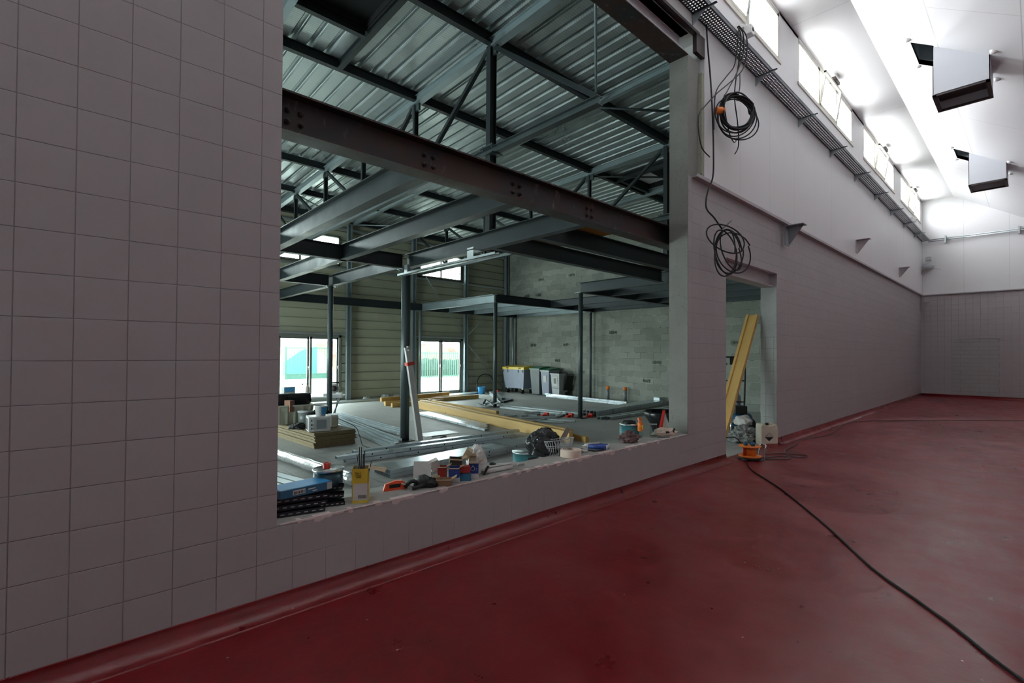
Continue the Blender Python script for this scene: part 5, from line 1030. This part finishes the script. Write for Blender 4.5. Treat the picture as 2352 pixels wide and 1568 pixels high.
# white bag
o = crumple('white_plastic_bag', m_film, (2.62, .24, ZT), (.20, .16, .24), 71, .22, 5, sub=5, rz=.3); tag(o, 'cloudy white plastic bag puffed up behind the cartons', 'bag')
b = MB((2.6, .1, ZT)); b.tube([(2.565, .07, ZT+.02), (2.655, .12, ZT+.062)], .011, 12); tag(b.build('marker_pen', m_black), 'black marker pen leaning beside the upright blue carton', 'marker')
b = MB((2.78, .24, ZT)); b.tube([(2.80+.024*math.cos(a), .235+.024*math.sin(a), ZT+.045) for a in [2*PI*k/18 for k in range(18)]], .008, 8, True); tag(b.build('rubber_ring', m_black), 'small black rubber ring lying on the white paper roll', 'ring')
for i, (p0, p1, r, lab) in enumerate((((2.62, .14, ZT+.02), (2.93, .12, ZT+.02), .02, 'front white paper roll lying right of the cartons'), ((2.68, .20, ZT+.024), (3.02, .17, ZT+.024), .022, 'rear white paper roll lying right of the cartons'))):
    b = MB(p0); b.tube([p0, p1], r, 14); tag(b.build('paper_roll', m_paper), lab, 'paper roll', 'white paper rolls')
b = MB((2.7, .22, ZT)); b.add([(2.6, .16, ZT+.042), (2.95, .13, ZT+.044), (2.93, .26, ZT+.03), (2.66, .268, ZT+.035)], [(0, 1, 2, 3)]); b.add([(2.6, .16, ZT+.0435), (2.95, .13, ZT+.0455), (2.93, .26, ZT+.0315), (2.66, .268, ZT+.0365)], [(3, 2, 1, 0)]); tag(b.build('paper_sheet', m_paper), 'loose white paper sheet draped over the paper rolls', 'paper')
crumple('mortar_crumb', m_rubble, (3.08, .17, ZT), (.07, .05, .02), 77, .5, sub=3); tag(bpy.data.objects['mortar_crumb'], 'small grey mortar crumb on the sill right of the paper rolls', 'mortar')
# tin seen behind the sill
t = thing('paint_tin', 'teal tin with an orange flame sticker on the hall floor behind the sill', 'tin', (3.85, .9, 0)); b = MB(); b.tube([(0, 0, 0), (0, 0, .42)], .15, 28); b.build('tin_body', m_teal, t)
b = MB(); b.tube([(0, 0, .42), (0, 0, .435)], .158, 28); b.build('lid', m_galv, t); b = MB(); b.cbox((-.0, -.151, .33), (.11, .006, .12), rotz(0)); o = b.build('sticker', m_brown, t); o.rotation_euler = (0, 0, -.25); b = MB(); b.cbox((.02, -.155, .30), (.05, .006, .05), rotz(0)); o = b.build('sticker_print', m_orange, t); o.rotation_euler = (0, 0, -.25)
# wire basket with its black bag
t = thing('plastic_basket', 'clear ribbed plastic basket on the sill beside the black bag', 'basket', (3.66, .215, ZT), R3(-40)); b = MB()
for k in range(30):
    a = PI*2*k/30; b.tube([(.10*math.cos(a), .035*math.sin(a), 0), (.15*math.cos(a), .052*math.sin(a), .165+.02*math.cos(a))], .0032, 5)
for z, s in ((.004, .67), (.09, .85), (.11, .89), (.165, 1.0)): b.tube([(.15*s*math.cos(a), .052*s*math.sin(a), z+.02*s*math.cos(a)*(z/.165)) for a in [2*PI*k/28 for k in range(28)]], .0035, 6, True)
b.build('basket_ribs', m_greyl, t)
o = crumple('black_bag', m_blackpl, (3.62, .40, ZT-.01), (.34, .24, .27), 83, .26, 5, sub=5, rz=-.6); tag(o, 'shiny black plastic bag bulging behind the ribbed basket', 'bag')
b = MB((3.85, .26, ZT)); b.cbox((3.80, .262, ZT+.19), (.05, .008, .16), rotz(-.7)@Matrix.Rotation(.5, 3, 'Y')); tag(b.build('wood_lath', simple('greyish_lath', (.30, .26, .24), .8)), 'short greyish lath sticking up from the basket', 'lath')
t = thing('joint_tape_roll', 'big pale roll of paper joint tape on the front of the sill', 'tape', (3.725, .115, ZT)); b = MB(); b.lathe([(.03, 0), (.105, 0), (.107, .008), (.107, .066), (.104, .074), (.03, .074), (.03, 0)], (0, 0, 0), 40); b.build('tape_roll', m_tape, t); b = MB(); b.lathe([(.0305, .002), (.0305, .072), (.027, .072), (.027, .002)], (0, 0, 0), 24); b.build('core', m_card, t)
crumple('plastic_scrap', m_film, (3.98, .17, ZT), (.10, .08, .05), 88, .6, 12, sub=4); tag(bpy.data.objects['plastic_scrap'], 'clear crumpled wrapper right of the tape roll', 'wrapper')
for p0, p1, lab in (((4.07, .21, ZT+.006), (4.12, .13, ZT+.006), 'left grey metal scrap lying before the blue cartridges'), ((4.08, .115, ZT+.006), (4.21, .075, ZT+.006), 'right grey metal scrap lying before the blue cartridges')): member('metal_scrap', lab, 'scrap', p0, p1, BOXP(.02, .008), m_brown)
for i, (x, y, lab) in enumerate(((4.23, .155, 'left blue sealant cartridge with white nozzle on the sill'), (4.30, .185, 'right blue sealant cartridge with white nozzle on the sill'))):
    t = thing('sealant_cartridge', lab, 'cartridge', (x, y, ZT+.0265), R3(-62), 'blue sealant cartridges'); b = MB(); b.tube([(-.11, 0, 0), (.085, 0, 0)], .025, 20); b.build('cartridge_body', m_blue, t); b = MB(); b.tube([(.085, 0, 0), (.1, 0, 0)], .0262, 20); b.tube([(-.118, 0, 0), (-.11, 0, 0)], .0262, 20); b.tube([(-.18, 0, .0), (-.118, 0, 0)], [.005, .011], 10); b.build('white_ends', m_paper, t)
b = MB((4.3, .17, ZT)); b.tube([(4.13, .262, ZT+.06), (4.27, .18, ZT+.058)], [.004, .012], 10); tag(b.build('spare_nozzle', m_paper), 'white spare nozzle lying across the blue cartridges', 'nozzle')
o = crumple('mauve_rag', m_mauve, (4.86, .19, ZT), (.24, .2, .12), 91, .35, 8, sub=5); tag(o, 'crumpled mauve and grey rag on the sill', 'rag')
t = thing('paint_tin', 'teal paint tin behind the orange spray bottle', 'tin', (5.13, .44, ZT-.2)); t.location = (5.2, .42, .33); b = MB(); b.tube([(0, 0, 0), (0, 0, .34)], .12, 26); b.build('tin_body', m_teal, t); b = MB(); b.tube([(0, 0, .33), (0, 0, .345)], .127, 26); b.build('rim', m_chrome, t); crumple('stained_top', m_black, (0, 0, .345), (.16, .16, .04), 95, .4, parent=t, sub=3)
t = thing('upturned_crate', 'dark crate on the hall floor under the teal tin', 'crate', (5.2, .42, 0)); b = MB(); b.box(-.16, .16, -.13, .14, 0, .328); b.build('crate_body', m_bing, t)
t = thing('spray_bottle', 'orange spray bottle standing on the sill', 'bottle', (5.2, .26, ZT)); b = MB(); b.lathe([(0, 0), (.032, 0), (.034, .02), (.03, .07), (.032, .085)], (0, 0, 0), 18); b.build('clear_foot', m_clearpl, t)
b = MB(); b.lathe([(.032, .085), (.036, .13), (.034, .18), (.014, .205), (.013, .225)], (0, 0, 0), 18); b.build('orange_body', m_orange, t); b = MB(); b.box(-.045, .02, -.012, .012, .225, .25); b.box(-.035, -.028, -.008, .008, .19, .23); b.build('spray_head', simple('orange_trigger', (.75, .16, .02), .4), t); b = MB(); b.box(-.014, .016, -.038, -.033, .11, .16); b.build('label', m_yellow, t)
t = thing('clear_jar', 'clear ribbed plastic bottle standing right of the spray bottle', 'bottle', (5.35, .17, ZT)); b = MB(); b.lathe([(0, 0), (.042, 0)]+[(.042+.003*(k % 2), .01+.012*k) for k in range(11)]+[(.045, .15), (.044, .165)], (0, 0, 0), 20); b.build('bottle_body', m_clearpl, t); b = MB(); b.lathe([(.045, .163), (.047, .168), (.044, .17)], (0, 0, 0), 20); b.build('rim', m_greyl, t)
o = crumple('patterned_bag', m_tape, (5.62, .17, ZT), (.36, .18, .09), 99, .3, 7, sub=5, rz=-.3); tag(o, 'pale patterned cloth bag slumped at the right end of the sill', 'bag')
for i, (dx, dy, a) in enumerate(((-.06, -.07, .4), (.04, -.085, .9), (.1, -.06, .6))): b = MB(); b.cbox((dx, dy, .045+.01*i), (.05, .02, .03), rotz(-a)@Matrix.Rotation(.5, 3, 'X')); b.build('dark_patch', m_black, o)
member('metal_rule', 'thin dark metal rule lying at the front of the sill near the clear bottle', 'rule', (5.36, .12, ZT+.004), (5.5, .03, ZT+.004), BOXP(.012, .006), m_brown)
